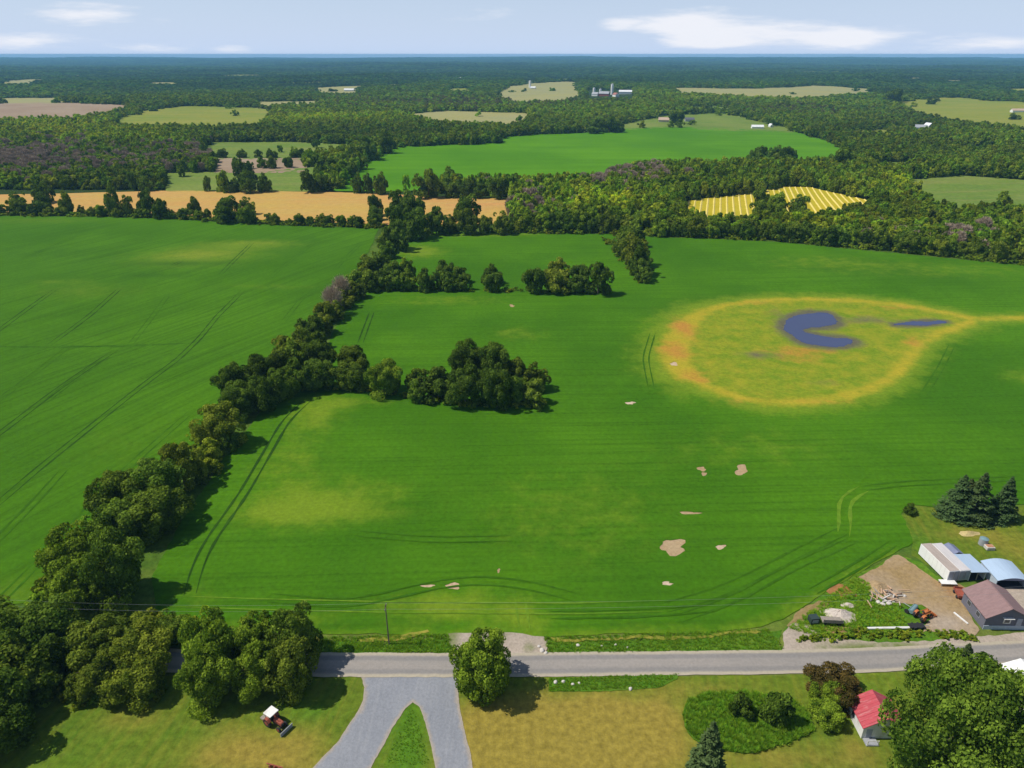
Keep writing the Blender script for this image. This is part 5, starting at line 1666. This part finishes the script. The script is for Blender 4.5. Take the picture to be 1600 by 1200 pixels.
for x0, x1, y0, y1 in ((0, 0.06, 0, 3.0), (1.64, 1.7, 0, 3.0), (0.062, 1.638, 0, 0.06), (0.062, 1.638, 2.94, 3.0)):
    MB().box(x0, x1, y0, y1, 0.622, 1.05).build('side_panel', RUST, t)
for y in (0.6, 2.2):
    for x in (-0.16, 1.72):
        MB().tube((x, y, 0.32), (x + 0.14, y, 0.32), 0.32, k=14).build('wheel', BLACK, t)
t = tag(empty('water_tank', at(1535, 851, 0.08)), 'grey water tank with a dark teal lid on the farmyard lawn', 'tank')
MB().tube((0, 0, 0), (0, 0, 1.6), 0.9, k=20).build('tank_body', STEEL, t)
MB().tube((0, 0, 1.602), (0, 0, 1.85), 0.92, 0.35, k=20).build('lid', TEAL, t)
t = tag(empty('stone_planter', at(1545, 858, 0.08)), 'pale stone planter with rusty rim beside the water tank', 'planter')
MB().box(-0.9, 0.9, -0.7, 0.7, 0, 0.8).build('planter_body', STONE, t, 0.08)
MB().box(-0.7, 0.7, -0.5, 0.5, 0.802, 0.9).build('soil', BRICK, t)

# utility line
def pole(u, v, hgt, label):
    b = at(u, v)
    t = tag(empty('utility_pole', b), label, 'utility pole', 'utility poles')
    MB().tube((0, 0, -0.2), (0, 0, hgt), 0.14, 0.09).build('pole', POLEWOOD, t)
    MB().box(-0.06, 0.06, -0.9, 0.9, hgt - 0.7, hgt - 0.56).build('crossarm', POLEWOOD, t)
    for y in (-0.8, 0.8):
        MB().tube((0, y, hgt - 0.56), (0, y, hgt - 0.36), 0.06).build('insulator', STEEL, t)
    return b


PH = 9.6
pb = [pole(-150, 990, PH, 'utility pole beyond the thicket end'), pole(608, 1007, PH, 'wooden utility pole on the verge by the crop'), pole(1760, 968, PH, 'utility pole beyond the farmyard')]
M_WIRE = plain('wire', (0.35, 0.36, 0.36), 0.4, 0.05, 1.0, metal=0.6)
for y in (-0.8, 0.8):
    m = MB()
    for a, b in zip(pb[:-1], pb[1:]):
        prev = None
        for i in range(25):
            s = i / 24
            p = (a[0] + (b[0] - a[0]) * s, a[1] + (b[1] - a[1]) * s + y, a[2] + (b[2] - a[2]) * s + PH - 0.34 - 1.6 * 4 * s * (1 - s))
            if prev:
                m.tube(prev, p, 0.013, k=4)
            prev = p
    tag(m.build('power_line', M_WIRE), ['power line wire on the road side of the poles', 'power line wire on the field side of the poles'][y > 0], 'wire')

# far farms and houses
ROOFS = {n: plain('far_roof_' + n, c, 0.7, 0.15, 0.3) for n, c in dict(white=(0.7, 0.7, 0.7), grey=(0.33, 0.34, 0.36), red=(0.32, 0.12, 0.09), dark=(0.10, 0.10, 0.12), tan=(0.45, 0.33, 0.24)).items()}
WALLS = {n: plain('far_wall_' + n, c, 0.8, 0.1, 0.3) for n, c in dict(white=(0.74, 0.73, 0.70), grey=(0.4, 0.4, 0.42), red=(0.30, 0.09, 0.07), tan=(0.50, 0.42, 0.33)).items()}


def far_house(u, v, W, L, E, rise, rz, wall, roof, label, cat='house', name='farm_house'):
    t = tag(empty(name, at(u, v), R(rz)), label, cat)
    MB().prism([(-W / 2, -1.5), (W / 2, -1.5), (W / 2, E), (0, E + rise - 0.2), (-W / 2, E)], -L / 2, L / 2).build('wall', WALLS[wall], t)
    o = 0.5
    zz = E - o * rise / (W / 2)
    MB().prism([(-W / 2 - o, zz), (0, E + rise), (0, E + rise + 0.3), (-W / 2 - o, zz + 0.3)], -L / 2 - o, L / 2 + o).build('roof_slope', ROOFS[roof], t)
    MB().prism([(0.005, E + rise), (W / 2 + o, zz), (W / 2 + o, zz + 0.3), (0.005, E + rise + 0.3)], -L / 2 - o, L / 2 + o).build('roof_slope', ROOFS[roof], t)
    for s in (-0.25, 0.2):
        w_ = MB().box(s * W, s * W + 1.4, -L / 2 - 0.08, -L / 2 - 0.004, 1.0, 2.4).build('window', ROOFS['white'], t)
        MB().box(s * W + 0.15, s * W + 1.25, -L / 2 - 0.1, -L / 2 - 0.082, 1.15, 2.25).build('pane', GLASS, w_)
    return t


def silo(u, v, r, h, label):
    t = tag(empty('silo', at(u, v)), label, 'silo', 'far silos')
    MB().tube((0, 0, -1), (0, 0, h), r, k=20).build('tower', WALLS['white'], t)
    MB().tube((0, 0, h + 0.01), (0, 0, h + r * 0.45), r * 1.02, r * 0.6, k=20).tube((0, 0, h + r * 0.45), (0, 0, h + r * 0.7), r * 0.6, r * 0.1, k=20).build('dome', ROOFS['grey'], t)


far_house(977, 147, 14, 34, 6, 4, 80, 'white', 'white', 'long white barn of the far silo farm', 'barn', 'barn')
far_house(944, 150, 14, 26, 6, 5, 70, 'red', 'grey', 'red barn of the far silo farm', 'barn', 'barn')
far_house(962, 151, 10, 18, 5, 4, 20, 'white', 'red', 'red-roofed house of the far silo farm')
far_house(930, 150, 10, 16, 5, 4, 60, 'white', 'grey', 'grey-roofed shed of the far silo farm', 'shed', 'shed')
silo(956, 148, 3.6, 25, 'tall silo rising over the far barns')
silo(928, 146, 3.5, 13, 'short silo at the end of the far barns')
silo(938, 147, 3.2, 12, 'short silo beside the red barn')
silo(828, 138, 3.6, 21, 'lone white tower silo on the dry hill')
far_house(833, 139, 10, 16, 4, 3, 75, 'white', 'white', 'white shed below the lone silo', 'shed', 'shed')
far_house(1037, 191, 9, 17, 4, 3.5, 75, 'tan', 'tan', 'tan house at the top of the bright far field')
far_house(1077, 190, 9, 15, 3.5, 3, 85, 'grey', 'dark', 'dark-roofed house next to the tan far house')
far_house(1183, 201, 8, 18, 3, 2.5, 85, 'white', 'white', 'low white shed at the far field edge', 'shed', 'shed')
far_house(1204, 199, 5, 7, 3, 2.5, 10, 'white', 'white', 'tiny white house at the far field corner')
far_house(872, 204, 6, 8, 3, 2, 10, 'white', 'tan', 'small pale cabin under the far wood', 'cabin', 'cabin')
far_house(1438, 203, 9, 16, 4, 3.5, 70, 'white', 'grey', 'white farmhouse in the right-hand trees')
far_house(1450, 200, 8, 12, 4, 3.5, 10, 'white', 'white', 'white-roofed barn behind the white farmhouse', 'barn', 'barn')
far_house(1434, 210, 5, 9, 3, 2, 80, 'white', 'white', 'little white garage before the white farmhouse', 'garage', 'garage')
far_house(1591, 176, 10, 26, 4, 3, 85, 'white', 'tan', 'pale barn on the sloping pasture', 'barn', 'barn')
far_house(546, 143, 12, 30, 5, 3, 82, 'white', 'white', 'white shed by the pale far field', 'shed', 'shed')
far_house(715, 126, 14, 30, 8, 5, 80, 'white', 'white', 'white speck of a barn in the far forest', 'barn', 'barn')

# ------------------------------------------------------------------ haze
m = bpy.data.materials.new('haze')
m.use_nodes = True
nt = m.node_tree
nt.nodes.clear()
pv_ = N(nt, 'ShaderNodeVolumePrincipled', {'Color': (0.27, 0.60, 0.96, 1), 'Density': 0.00007, 'Anisotropy': 0.0})
N(nt, 'ShaderNodeOutputMaterial', {'Volume': pv_.outputs[0]})
hz = MB().box(-27000, 27000, -2500, 24500, -190, 105).build('haze', m)
tag(hz, 'thin blue summer haze over the whole plain', 'haze', kind='stuff')
